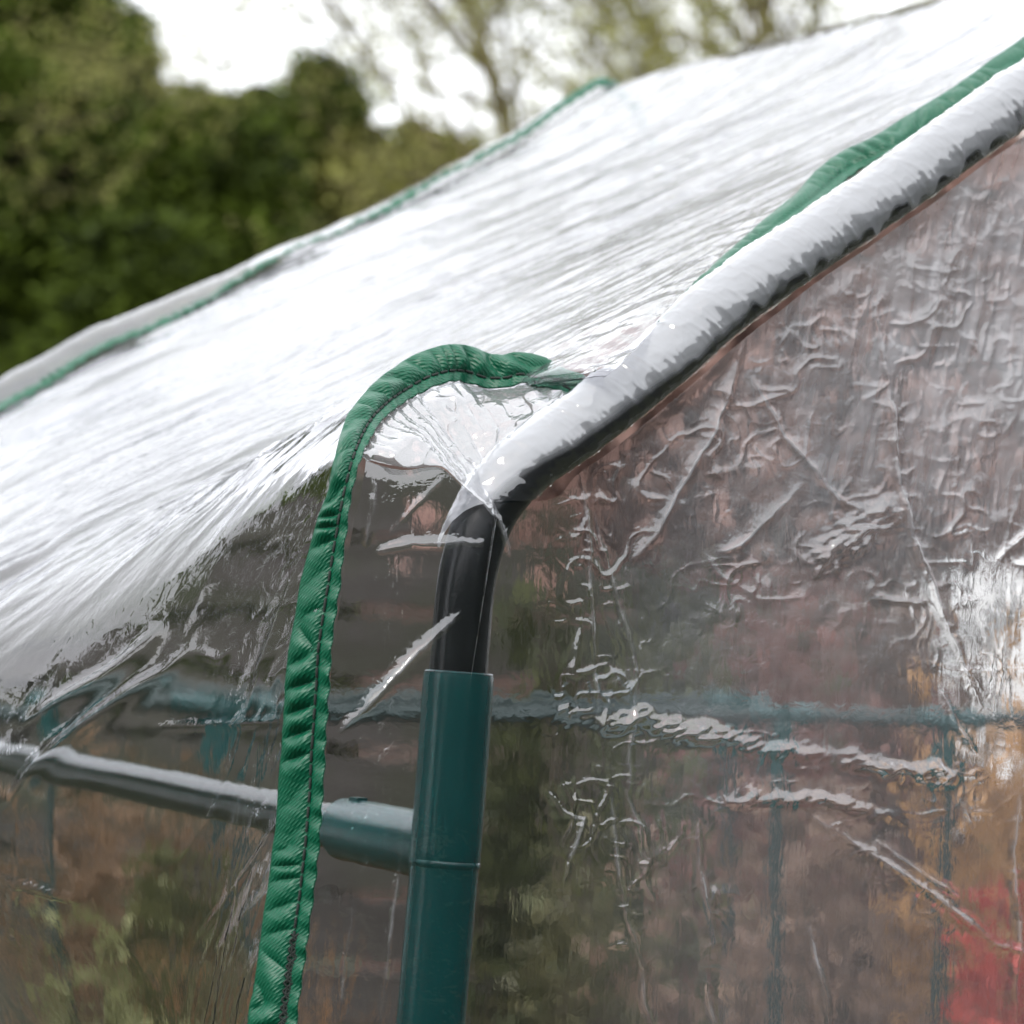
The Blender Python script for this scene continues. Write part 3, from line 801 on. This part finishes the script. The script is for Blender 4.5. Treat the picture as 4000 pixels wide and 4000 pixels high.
# --- the sides that lie away from the camera, plain sheets of the same cover
def quad(name, a, b, c, d, mat, amp=0.002, seed=0, n=90):
    s = np.linspace(0, 1, n)
    S_, T_ = np.meshgrid(s, s, indexing='ij')
    a, b, c, d = map(np.asarray, (a, b, c, d))
    G = (a * (1 - S_[..., None]) + b * S_[..., None]) * (1 - T_[..., None]) + (d * (1 - S_[..., None]) + c * S_[..., None]) * T_[..., None]
    nn = nrm(np.cross(b - a, d - a))
    G = G + nn * (amp * (fbm(S_ * 14, T_ * 14, seed, 3) + ridge(S_ * 9, T_ * 7, seed + 3)))[..., None]
    mid_ = C + G3 * W - Z3 * 0.3 + D3 * DEP / 2
    return sheet(name, G, mat, gh, bool(np.cross(G[-1, 0] - G[0, 0], G[0, -1] - G[0, 0]) @ (G.mean((0, 1)) - mid_) < 0))
far0 = C + D3 * (DEP + 0.045) - G3 * 0.03
zb = np.array([0, 0, 1.]) * C[2]
def at(q, z, t): return C + G3 * q + Z3 * z + D3 * t
TF = DEP + 0.048
quad('far_gable_film', at(2 * W + .03, -1.2, TF), at(2 * W + .03, 0, TF), at(-.03, 0, TF), at(-.03, -1.2, TF), M_far, 0.002, 171)
quad('far_gable_film', at(-.03, 0.0, TF), at(W, W * math.tan(PHI), TF), at(W + .002, W * math.tan(PHI), TF), at(2 * W + .03, 0, TF), M_far, 0.0, 175, 40)
quad('far_roof_film', at(W + .02, W * math.tan(PHI) + .012, 0), at(W + .02, W * math.tan(PHI) + .012, TF), at(2 * W + .03, 0, TF), at(2 * W + .03, 0, 0), M_far, 0.003, 181)
quad('far_side_film', at(2 * W + .03, 0, 0), at(2 * W + .03, 0, TF), at(2 * W + .03, -1.2, TF), at(2 * W + .03, -1.2, 0), M_far, 0.003, 185)

# ------------------------------------------------------------------ garden beyond
def leaves(name, pos, direc, size, width, mat, parent, seed, tint=None, fold=True, jitter=0.6):
    """many small leaf blades (two-face folded diamonds) at pos pointing along direc"""
    rs = np.random.RandomState(seed)
    n_ = len(pos)
    d = nrm(direc + jitter * rs.randn(n_, 3))
    s_ = nrm(np.cross(d, rs.randn(n_, 3)))
    u_ = np.cross(d, s_)
    L = (size * (0.6 + 0.8 * rs.rand(n_)))[:, None] if np.isscalar(size) else (size * (0.6 + .8 * rs.rand(n_)))[:, None]
    Wd = L * width
    a, b = pos, pos + d * L
    c1 = pos + d * L * 0.45 + s_ * Wd * 0.5 + u_ * Wd * 0.2
    c2 = pos + d * L * 0.45 - s_ * Wd * 0.5 + u_ * Wd * 0.2
    V = np.stack([a, c1, b, c2], 1).reshape(-1, 3)
    F = np.arange(4 * n_).reshape(-1, 4)
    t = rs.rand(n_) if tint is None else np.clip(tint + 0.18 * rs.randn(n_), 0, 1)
    return npmesh(name, V, F, mat, parent, False, None, np.repeat(t, 4))

M_bark = plain('bark', (0.07, 0.055, 0.035), 0.9, 0.4, 12, 0.01, 60)
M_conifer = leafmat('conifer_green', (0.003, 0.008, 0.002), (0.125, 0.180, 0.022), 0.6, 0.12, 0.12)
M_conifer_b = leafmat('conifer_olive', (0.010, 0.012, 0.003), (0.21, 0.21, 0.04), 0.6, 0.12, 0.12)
def gpt(px, Y):                          # ground x for a picture column at distance Y
    r = ray(np.array(px, float), np.array(2400.))
    return (EYE + r * (Y / r[1]))[0]
def zof(py, Y, px=2000):
    r = ray(np.array(float(px)), np.array(float(py)))
    return (EYE + r * (Y / r[1]))[2]
def conifer(x, Y, height, radius, label, seed, mat, nbr=150, blunt=0.6, group='conifers beyond the greenhouse', dens=1.0):
    rs = np.random.RandomState(seed)
    root = empty('conifer', (x, Y, 0), label, 'tree', group)
    mb = MB()
    hgt = np.linspace(0, height * 0.97, 9)
    mb.tube(np.stack([x + 0.03 * rs.randn(9) * (hgt > 0), Y + 0.03 * rs.randn(9), hgt], 1), np.linspace(0.11, 0.008, 9), 10)
    pos, dr, tin, sz = [], [], [], []
    for b in range(nbr):
        f = rs.rand() ** 0.85
        z = height * (0.12 + 0.86 * f)
        rr = radius * (1 - f ** (1.2 + 2.2 * blunt)) * (0.75 + 0.45 * rs.rand()) + 0.05
        a = rs.rand() * 2 * math.pi
        o = np.array([math.cos(a), math.sin(a), 0])
        rise = 0.35 + 0.5 * f
        tip = np.array([x, Y, z]) + o * rr + np.array([0, 0, min(rr * rise * 0.9 + 0.08 * rs.rand(), max(0.0, height * 0.985 - z))])
        st = np.array([x, Y, z])
        mb.tube([st, (st + tip) / 2 + [0, 0, 0.02], tip], [0.018, 0.012, 0.004], 5, False)
        ns = int((18 + 44 * rr) * dens)
        k = 0.35 + 0.68 * rs.rand(ns) ** 0.7
        lat = np.cross(o, Z3)
        wdt = 0.16 * rr + 0.09
        p = st + (tip - st) * k[:, None] + lat * (rs.randn(ns) * wdt * .8)[:, None] + Z3 * (rs.randn(ns) * 0.04 - 0.12 * rr * (k - .5) ** 2)[:, None]
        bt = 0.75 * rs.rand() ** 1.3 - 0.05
        m_ = 9
        pp = np.repeat(p, m_, 0) + 0.026 * rs.randn(ns * m_, 3)
        pos.append(pp)
        dr.append(np.repeat((o * 0.7 + Z3 * (0.25 - 0.5 * rs.rand()))[None], len(pp), 0))
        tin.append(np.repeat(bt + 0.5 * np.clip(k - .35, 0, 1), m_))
        sz.append(np.full(len(pp), 0.07))
    mb.build('trunk', M_bark, root)
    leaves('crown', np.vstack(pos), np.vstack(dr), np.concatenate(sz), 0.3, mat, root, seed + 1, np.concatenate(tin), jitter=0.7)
    return root
def con(px, pytop, Y, rad, label, seed, mat, **kw):
    r_ = ray(np.array(float(px)), np.array(float(pytop)))
    return conifer((EYE + r_ * (Y / r_[1]))[0], Y, zof(pytop, Y, px), rad, label, seed, mat, **kw)
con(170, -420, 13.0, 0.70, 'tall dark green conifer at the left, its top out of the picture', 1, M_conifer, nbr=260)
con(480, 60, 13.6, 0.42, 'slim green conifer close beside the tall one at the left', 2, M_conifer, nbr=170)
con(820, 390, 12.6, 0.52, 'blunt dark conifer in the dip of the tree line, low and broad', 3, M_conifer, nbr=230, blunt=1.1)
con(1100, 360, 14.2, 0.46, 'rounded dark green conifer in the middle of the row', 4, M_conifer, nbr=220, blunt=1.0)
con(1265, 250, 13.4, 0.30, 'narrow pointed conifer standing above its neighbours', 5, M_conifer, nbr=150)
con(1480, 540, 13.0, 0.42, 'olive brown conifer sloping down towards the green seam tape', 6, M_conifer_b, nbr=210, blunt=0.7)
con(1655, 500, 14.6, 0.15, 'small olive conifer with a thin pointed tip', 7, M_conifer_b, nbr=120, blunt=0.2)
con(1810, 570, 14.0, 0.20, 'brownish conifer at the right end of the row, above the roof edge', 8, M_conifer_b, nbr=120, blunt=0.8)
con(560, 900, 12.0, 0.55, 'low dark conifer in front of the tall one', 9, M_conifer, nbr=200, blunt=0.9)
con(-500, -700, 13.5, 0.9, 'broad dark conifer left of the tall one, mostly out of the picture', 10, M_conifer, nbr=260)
for q, (x, y, hh_) in enumerate([(-6.2, 9.5, 4.6), (-7.6, 6.5, 5.2), (-8.5, 3.2, 4.8), (-8.8, 0.2, 5.0)]):  # unseen row added so the side film reflects dark trees
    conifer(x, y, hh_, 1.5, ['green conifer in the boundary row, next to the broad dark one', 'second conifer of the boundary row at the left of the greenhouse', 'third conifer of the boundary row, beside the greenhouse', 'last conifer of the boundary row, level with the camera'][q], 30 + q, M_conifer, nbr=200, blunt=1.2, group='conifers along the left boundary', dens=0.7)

# --- bare budding trees
M_branch = plain('lichened_bark', (0.15, 0.125, 0.055), 0.9, 0.45, 10, 0.005, 90)
M_bud = leafmat('opening_buds', (0.34, 0.33, 0.10), (0.50, 0.52, 0.15), 0.6, 0.3)
def bare_tree(Y, label, seed, limbs, nlev=4):
    rs = np.random.RandomState(seed)
    mb, tw, pos, dr = MB(), MB(), [], []
    def limb(p, d, L, r, lev):
        n_ = max(4, int(L / 0.14))
        path, q, dd = [p.copy()], p.copy(), d.copy()
        rr = [r]
        for i in range(n_):
            dd = nrm(dd + (0.035 if lev == 0 else 0.14) * rs.randn(3) + np.array([0, 0, 0.0 if lev == 0 else 0.03]))
            q = q + dd * L / n_
            path.append(q.copy()); rr.append(r * (1 - 0.6 * (i + 1) / n_))
            if lev < nlev and i >= 1:
                for _ in range((1 if rs.rand() < (0.75 if lev < 2 else 0.58) else 0) + (1 if rs.rand() < 0.15 else 0)):
                    a_ = nrm(np.cross(dd, rs.randn(3)))
                    ang_ = math.radians(28 + 34 * rs.rand())
                    nd = dd * math.cos(ang_) + a_ * math.sin(ang_)
                    nd[1] *= 0.7
                    limb(q, nrm(nd), min(L * (0.36 + 0.25 * rs.rand()), 0.95), max(0.0024, rr[-1] * 0.45), lev + 1)
            if lev >= 2:
                for _ in range(3):
                    pos.append(q + 0.035 * rs.randn(3)); dr.append(dd + 0.6 * rs.randn(3))
        (mb if lev < 2 else tw).tube(path, rr, 7 if lev < 2 else 4, False)
    starts = []
    for (ax, ay, bx_, by_, r) in limbs:
        ra_, rb_ = ray(np.array(float(ax)), np.array(float(ay))), ray(np.array(float(bx_)), np.array(float(by_)))
        A_, B_ = EYE + ra_ * (Y / ra_[1]), EYE + rb_ * (Y / rb_[1])
        d_ = nrm(B_ - A_)
        d_ = nrm(np.array([np.clip(d_[0], -.6, .6), 0, max(d_[2], .7)]))
        L0 = (A_[2] - 1.35) / d_[2]
        starts.append((A_ - d_ * L0, d_, r, L0 + 1.5))
    x = float(np.mean([q[0][0] for q in starts]))
    root = empty('budding_tree', (x, Y, 0), label, 'tree', 'bare budding trees behind the roof')
    for (st, d_, r, L) in starts:
        mb.tube(spline([[x, Y, 0.15], [x + (st[0] - x) * .4, Y, 0.7], st], 8), np.linspace(0.06, r * 1.25, 8), 9, False)
        limb(st, d_, L, r * 1.25, 0)
    mb.tube([[x, Y, 0], [x + .01, Y, 0.2]], [0.13, 0.09], 12)
    mb.build('trunk', M_branch, root)
    tw.build('twigs', M_branch, root)
    leaves('buds', np.array(pos), np.array(dr), 0.021, 0.5, M_bud, root, seed + 5)
    return root
bare_tree(9.0, 'bare budding tree whose thick limb leans left above the seam tape', 41, [(2130, 480, 1960, 0, 0.030), (1760, 330, 1560, 0, 0.011), (2330, 400, 2290, 0, .010)])
bare_tree(9.6, 'bare budding tree with crossing limbs behind the middle of the ridge', 42, [(2740, 260, 2400, 20, 0.024), (2600, 280, 2560, 0, 0.012), (2870, 200, 2800, 0, 0.026)])
bare_tree(8.6, 'bare budding tree with upright olive limbs furthest along the ridge', 43, [(3035, 150, 3070, 0, 0.026), (3300, 90, 3220, -40, 0.022), (3560, 60, 3620, -100, 0.018)])

# --- board fence behind the greenhouse
def wood(name, a, b):
    t = NT(name)
    v = t.coord((1.2, 1.2, 26))
    f = t.noise(v, 3.0, 5, 0.65, 0.6)
    alg = t.noise(t.coord((1.0, 1, 2.2)), 2.6, 4, 0.6)
    c1 = t.ramp(f, [(0.3, a), (0.7, b)])
    c = t.n('Mix', {0: t.ramp(alg, [(0.42, (0, 0, 0)), (0.62, (0.8, 0.8, 0.8))]), 6: c1, 7: (0.023, 0.03, 0.009, 1)}, data_type='RGBA').outputs[2]
    bm_ = t.n('Bump', {'Height': f, 'Distance': 0.004, 'Strength': 1.0}).outputs[0]
    return t.fin(t.n('BsdfPrincipled', {'Base Color': c, 'Roughness': 0.85, 'Normal': bm_}).outputs[0])
M_fence = wood('weathered_board', (0.017, 0.014, 0.010), (0.066, 0.06, 0.055))
FY = 4.3
fence = empty('board_fence', (-0.3, FY, 0), 'weathered grey board fence with green algae, seen blurred through the film', 'fence')
rs = np.random.RandomState(8)
for k in range(14):
    mb = MB()
    mb.box((-0.92 + 0.01 * rs.randn(), FY + 0.012 * (k % 2), 0.10 + 0.105 * k), 2.4, 0.018, 0.098 - 0.012 * rs.rand(), 0.004 * rs.randn())
    mb.build('board', M_fence, fence, False, 0.003)
for xx in (-2.05, -0.75, 0.22):
    mb = MB(); mb.box((xx, FY + 0.065, 0.78), 0.075, 0.075, 1.56); mb.build('post', M_fence, fence, False, 0.005)

# --- brick outbuilding with a white door, at the right
def brickmat():
    t = NT('red_brick')
    tc = t.n('TexCoord')
    v = t.n('Mapping', {'Vector': tc.outputs['Object'], 'Rotation': (math.radians(90), 0, 0)}).outputs[0]
    b = t.n('TexBrick', {'Vector': v, 'Color1': (0.095, 0.047, 0.035, 1), 'Color2': (0.066, 0.036, 0.028, 1), 'Mortar': (0.12, 0.10, 0.085, 1),
                         'Scale': 1.0, 'Mortar Size': 0.006, 'Brick Width': 0.225, 'Row Height': 0.075})
    nz = t.noise(tc.outputs['Object'], 3, 4)
    c = t.n('Mix', {0: t.math('MULTIPLY', nz, 0.5), 6: b.outputs[0], 7: (0.085, 0.06, 0.047, 1)}, data_type='RGBA').outputs[2]
    return t.fin(t.n('BsdfPrincipled', {'Base Color': c, 'Roughness': 0.85}).outputs[0])
M_brick = brickmat()
M_white = plain('white_paint', (0.80, 0.80, 0.79), 0.4, 0.04, 8)
M_felt = plain('roofing_felt', (0.05, 0.05, 0.05), 0.9, 0.3, 20)
BY = 8.6
bx0, bx1 = gpt(1450, BY), 3.4
shed = empty('brick_outbuilding', ((bx0 + bx1) / 2, BY, 0), 'low red brick outbuilding with a white door, blurred behind the film', 'building')
dX0, dX1, dZ = gpt(3640, BY), gpt(3640, BY) + 0.84, 2.0
mb = MB()
mb.box(((bx0 + dX0) / 2, BY + 1, 1.1), dX0 - bx0, 2.0, 2.2)
mb.box(((dX1 + bx1) / 2, BY + 1, 1.1), bx1 - dX1, 2.0, 2.2)
mb.box(((dX0 + dX1) / 2, BY + 1, (2.2 + dZ) / 2), dX1 - dX0, 2.0, 2.2 - dZ)
mb.build('wall', M_brick, shed, False)
mb = MB(); mb.box(((bx0 + bx1) / 2, BY + 0.95, 2.25), bx1 - bx0 + 0.2, 2.3, 0.1); mb.build('roof', M_felt, shed, False, 0.01)
mb = MB(); mb.box(((bx0 + bx1) / 2, BY - 0.22, 2.215), bx1 - bx0 + 0.24, 0.025, 0.16); mb.build('fascia', M_white, shed, False, 0.003)
mb = MB(); mb.box(((dX0 + dX1) / 2, BY + 0.06, dZ / 2), dX1 - dX0 - 0.1, 0.05, dZ - 0.06); dr_ = mb.build('door', M_white, shed, False, 0.004)
for (zc, hz) in ((0.55, 0.7), (1.45, 0.8)):
    for sx in (-1, 1):
        mb = MB(); mb.box(((dX0 + dX1) / 2 + sx * 0.18, BY + 0.031, zc), 0.26, 0.012, hz); mb.build('door_panel', M_white, dr_, False, 0.004)
mb = MB(); mb.tube([[dX1 - .12, BY + .03, 1.0], [dX1 - .12, BY - .02, 1.0], [dX1 - .22, BY - .02, 1.0]], 0.009, 8); mb.build('handle', M_felt, dr_)
mb = MB()
for xx in (dX0 + 0.024, dX1 - 0.024): mb.box((xx, BY + 0.02, dZ / 2), 0.048, 0.09, dZ)
mb.box(((dX0 + dX1) / 2, BY + 0.02, dZ - 0.024), dX1 - dX0 - 0.1, 0.09, 0.046)
mb.build('door_frame', M_white, shed, False, 0.003)

# --- shrubs
def shrub(name, px, Y, pytop, rx, cols, label, seed, n_=5000, leaf=0.035, wid=0.45, low=0.1, cat='shrub', mound=1.0, updir=0.3, stems=14, group=None):
    rs = np.random.RandomState(seed)
    cols = tuple(tuple(v * 1.4 for v in c) for c in cols)
    x, top = gpt(px, Y), zof(pytop, Y, px)
    root = empty(name, (x, Y, 0), label, cat, group)
    mb = MB(); tips = []
    for k in range(stems):
        a = rs.rand() * 6.283; rr = rx * (0.25 + 0.75 * rs.rand())
        tip = np.array([x + math.cos(a) * rr, Y + math.sin(a) * rr * .8, top * (1 - 0.2 * (rr / rx) ** 2 * mound) * (0.88 + 0.12 * rs.rand())])
        st = np.array([x + .05 * rs.randn(), Y + .05 * rs.randn(), 0])
        mid = (st * .4 + tip * .6) * [1, 1, 0] + Z3 * tip[2] * .5
        pth = spline([st, mid, tip], 10)
        mb.tube(pth, np.linspace(0.009, 0.003, 10), 5); tips.append(pth)
    mb.build('stems', M_bark, root)
    T = np.vstack([t[3:] for t in tips])
    i = rs.randint(0, len(T), n_)
    p = T[i] + rs.randn(n_, 3) * [rx * .13, rx * .13, 0.06 * top]
    if low > 1:
        p[:, 2] = low + (top - low) * rs.rand(n_) + 0.03 * rs.randn(n_)
    p[:, 2] = np.clip(p[:, 2], 0.05, top * 1.03)
    d = nrm(p - np.array([x, Y, top * .4])) + Z3 * updir
    tn = (0.5 + 0.45 * np.sin(i * 0.9 + seed))
    leaves('crown', p, d, leaf, wid, leafmat(name + '_leaf', *cols), root, seed + 3, tn)
    return root
shrub('red_leaved_tree', 3050, 3.3, 1050, 0.40, ((0.10, 0.055, 0.043), (0.32, 0.19, 0.155)), 'reddish brown tree filling the view through the upper gable film', 61, 6500, 0.035, low=zof(2150, 3.3, 3050), cat='tree')
shrub('red_leaved_tree', 3700, 3.9, 950, 0.42, ((0.14, 0.085, 0.065), (0.42, 0.29, 0.23)), 'pale pinkish tree behind the top right corner of the gable film', 62, 6000, 0.035, low=zof(2120, 3.9, 3700), cat='tree')
shrub('green_shrub', 2350, 3.6, 2300, 0.20, ((0.03, 0.04, 0.012), (0.10, 0.11, 0.035)), 'low green shrub right of the post, in front of the board fence', 63, 3500, 0.04)
shrub('green_shrub', 2780, 3.4, 2420, 0.20, ((0.035, 0.045, 0.015), (0.11, 0.12, 0.035)), 'olive green shrub under the brown shrub', 64, 3500, 0.04)
shrub('brown_shrub', 3150, 3.0, 2440, 0.17, ((0.07, 0.028, 0.022), (0.17, 0.075, 0.06)), 'dark maroon shrub between the two plant stand posts', 65, 9000, 0.02)
shrub('brown_shrub', 3560, 3.1, 2230, 0.10, ((0.06, 0.04, 0.03), (0.17, 0.11, 0.08)), 'grey brown shrub standing before the left side of the white door', 73, 6000, 0.022)
shrub('orange_shrub', 3860, 2.75, 2620, 0.095, ((0.18, 0.09, 0.03), (0.40, 0.22, 0.085)), 'orange leaved shrub at the right edge, under the white door', 66, 12000, 0.022)
shrub('scarlet_shrub', 3880, 2.3, 3680, 0.075, ((0.22, 0.022, 0.015), (0.5, 0.07, 0.05)), 'bright red leaved shrub in the bottom right corner', 67, 8000, 0.018)
shrub('russet_shrub', 3050, 2.6, 3230, 0.16, ((0.13, 0.08, 0.055), (0.38, 0.25, 0.18)), 'russet shrub low down between the plant stand posts', 68, 9000, 0.018)
shrub('green_shrub', 2500, 2.9, 3300, 0.17, ((0.06, 0.06, 0.024), (0.18, 0.16, 0.07)), 'brownish green shrub at the bottom, right of the post', 69, 8000, 0.02)
shrub('olive_shrub', 640, 2.9, 3560, 0.07, ((0.03, 0.034, 0.01), (0.085, 0.09, 0.022)), 'dull olive green shrub seen through the film left of the tape', 70, 8000, 0.02)
shrub('lime_shrub', 290, 2.35, 3880, 0.07, ((0.07, 0.075, 0.028), (0.16, 0.165, 0.065)), 'pale yellow green shrub in the bottom left corner', 71, 6000, 0.018)
shrub('bracken', 480, 3.3, 3120, 0.22, ((0.06, 0.036, 0.02), (0.16, 0.095, 0.05)), 'brown bracken behind the olive and lime green shrubs', 72, 9000, 0.02)
# dry ornamental grass
def grass(px, Y, pytop, rx, label, seed, n_=420):
    rs = np.random.RandomState(seed)
    x, top = gpt(px, Y), zof(pytop, Y, px)
    mb = MB()
    V, F, tin = [], [], []
    for k in range(n_):
        a = rs.rand() * 6.283; rr = rx * rs.rand() ** .6
        b = np.array([x + .03 * rs.randn(), Y + .03 * rs.randn(), 0]); hgt = top * (.6 + .45 * rs.rand())
        k_ = np.linspace(0, 1, 9)[:, None]
        pth = b + np.array([math.cos(a) * rr, math.sin(a) * rr, 0]) * k_ ** 1.8 + Z3 * hgt * (k_ - 0.12 * k_ ** 3)
        sd = nrm(np.cross(Z3, rs.randn(3)))
        w = 0.0055 * (1 - k_ ** 2 * .9)
        o = sum(len(q) for q in V)
        V.append(np.stack([pth - sd * w, pth + sd * w], 1).reshape(-1, 3))
        F.append(gridfaces(9, 2) + o); tin.append(np.full(18, rs.rand()))
    o = npmesh('ornamental_grass', np.vstack(V), np.vstack(F), leafmat('dry_grass', (0.15, 0.075, 0.03), (0.42, 0.23, 0.10)), None, False, None, np.concatenate(tin))
    return tag(o, label, 'grass clump')
grass(1000, 2.6, 3200, 0.12, 'clump of dry orange brown grass behind the corner tape', 81)

# --- plant stand of the same kind of tube
M_stand = plastic('faded_green_tube', (0.010, 0.026, 0.024), 0.4)
stand_z = zof(2800, 2.15, 1800)
st_o = P(np.array(780.), np.array(2780.), np.array(2.1))
x0_, y0_ = st_o[0], st_o[1]
sdir = G3
L_ = 0.50
def standpt(a, b): return np.array([x0_, y0_, 0]) + sdir * a + D3 * b
p3000 = ray(np.array(3000.), np.array(2810.))
# length so that the second post falls at the picture column seen
best = min(np.linspace(.3, .9, 200), key=lambda a: abs(topx(standpt(a, 0) + Z3 * stand_z)[0] - 2990))
p3600 = min(np.linspace(best + .02, 1.1, 200), key=lambda a: abs(topx(standpt(a, 0.0) + Z3 * stand_z)[0] - 3610))
stand = empty('plant_stand', (standpt(p3600 / 2, 0.1)[0], standpt(p3600 / 2, .1)[1], 0), 'green tube plant stand with teal connectors standing behind the greenhouse', 'plant stand')
for (a, b) in ((0, 0), (best, 0), (p3600, 0), (0, 0.3), (p3600, 0.3)):
    q = standpt(a, b)
    mb = MB(); mb.tube([q, q + Z3 * (stand_z - 0.04)], 0.005, 16); mb.build('post', M_stand, stand)
    q2 = q + Z3 * stand_z
    mb = MB(); mb.tube([q2 - Z3 * .05, q2 + Z3 * .009], 0.0088, 18)
    mb.tube([q2 - sdir * .03, q2 + sdir * .03], 0.0086, 18)
    mb.build('tee_connector', M_conn, stand)
for b in (0, 0.3):
    mb = MB(); mb.tube([standpt(-0.25 if b == 0 else 0, b) + Z3 * stand_z, standpt(p3600 + (.35 if b == 0 else 0), b) + Z3 * stand_z], 0.0062, 16); mb.build('bar', M_stand, stand)

# --- unseen hedges, added beside and behind the camera so the film reflects dark
M_hedge = leafmat('hedge_leaf', (0.01, 0.015, 0.005), (0.04, 0.05, 0.015), 0.6, 0.05, 0.15)
M_core = plain('hedge_twigs', (0.02, 0.02, 0.012), 0.9)
def hedge(a, b, hgt, thick, label, seed, n_=16000):
    rs = np.random.RandomState(seed)
    a, b = np.array(a, float), np.array(b, float)
    L = np.linalg.norm(b - a); t = (b - a) / L; nn = np.array([-t[1], t[0]])
    root = empty('hedge', ((a + b)[0] / 2, (a + b)[1] / 2, 0), label, 'hedge')
    mb = MB(); c = (a + b) / 2; mb.box((c[0], c[1], hgt / 2 - .05), L - .1, thick * .8, hgt - .1, math.atan2(t[1], t[0])); mb.build('branches', M_core, root, False)
    s = rs.rand(n_) * L
    zz_ = rs.rand(n_) * hgt; off_ = thick / 2 * np.where(rs.rand(n_) < .5, -1, 1)
    topm = rs.rand(n_) < .25
    zz_ = np.where(topm, hgt, zz_); off_ = np.where(topm, thick * (rs.rand(n_) - .5), off_)
    bumps = 0.10 * fbm(s / .5, zz_ / .5, seed, 3)
    p = np.zeros((n_, 3)); p[:, :2] = a + t * s[:, None] + nn * (off_ + np.sign(off_) * bumps)[:, None]; p[:, 2] = zz_ + np.where(topm, bumps * 1.5, 0)
    d = np.zeros((n_, 3)); d[:, :2] = nn * np.sign(off_)[:, None]; d[:, 2] = np.where(topm, 1.5, .2)
    leaves('leaves', p, d, 0.10, 0.55, M_hedge, root, seed + 1, jitter=.8)
hedge((5.2, -6.5), (5.2, 5.5), 2.95, 0.9, 'long clipped hedge along the right side of the garden', 91)
hedge((-7.5, -6.8), (4.6, -6.8), 3.4, 0.9, 'clipped hedge across the garden behind the camera', 92)
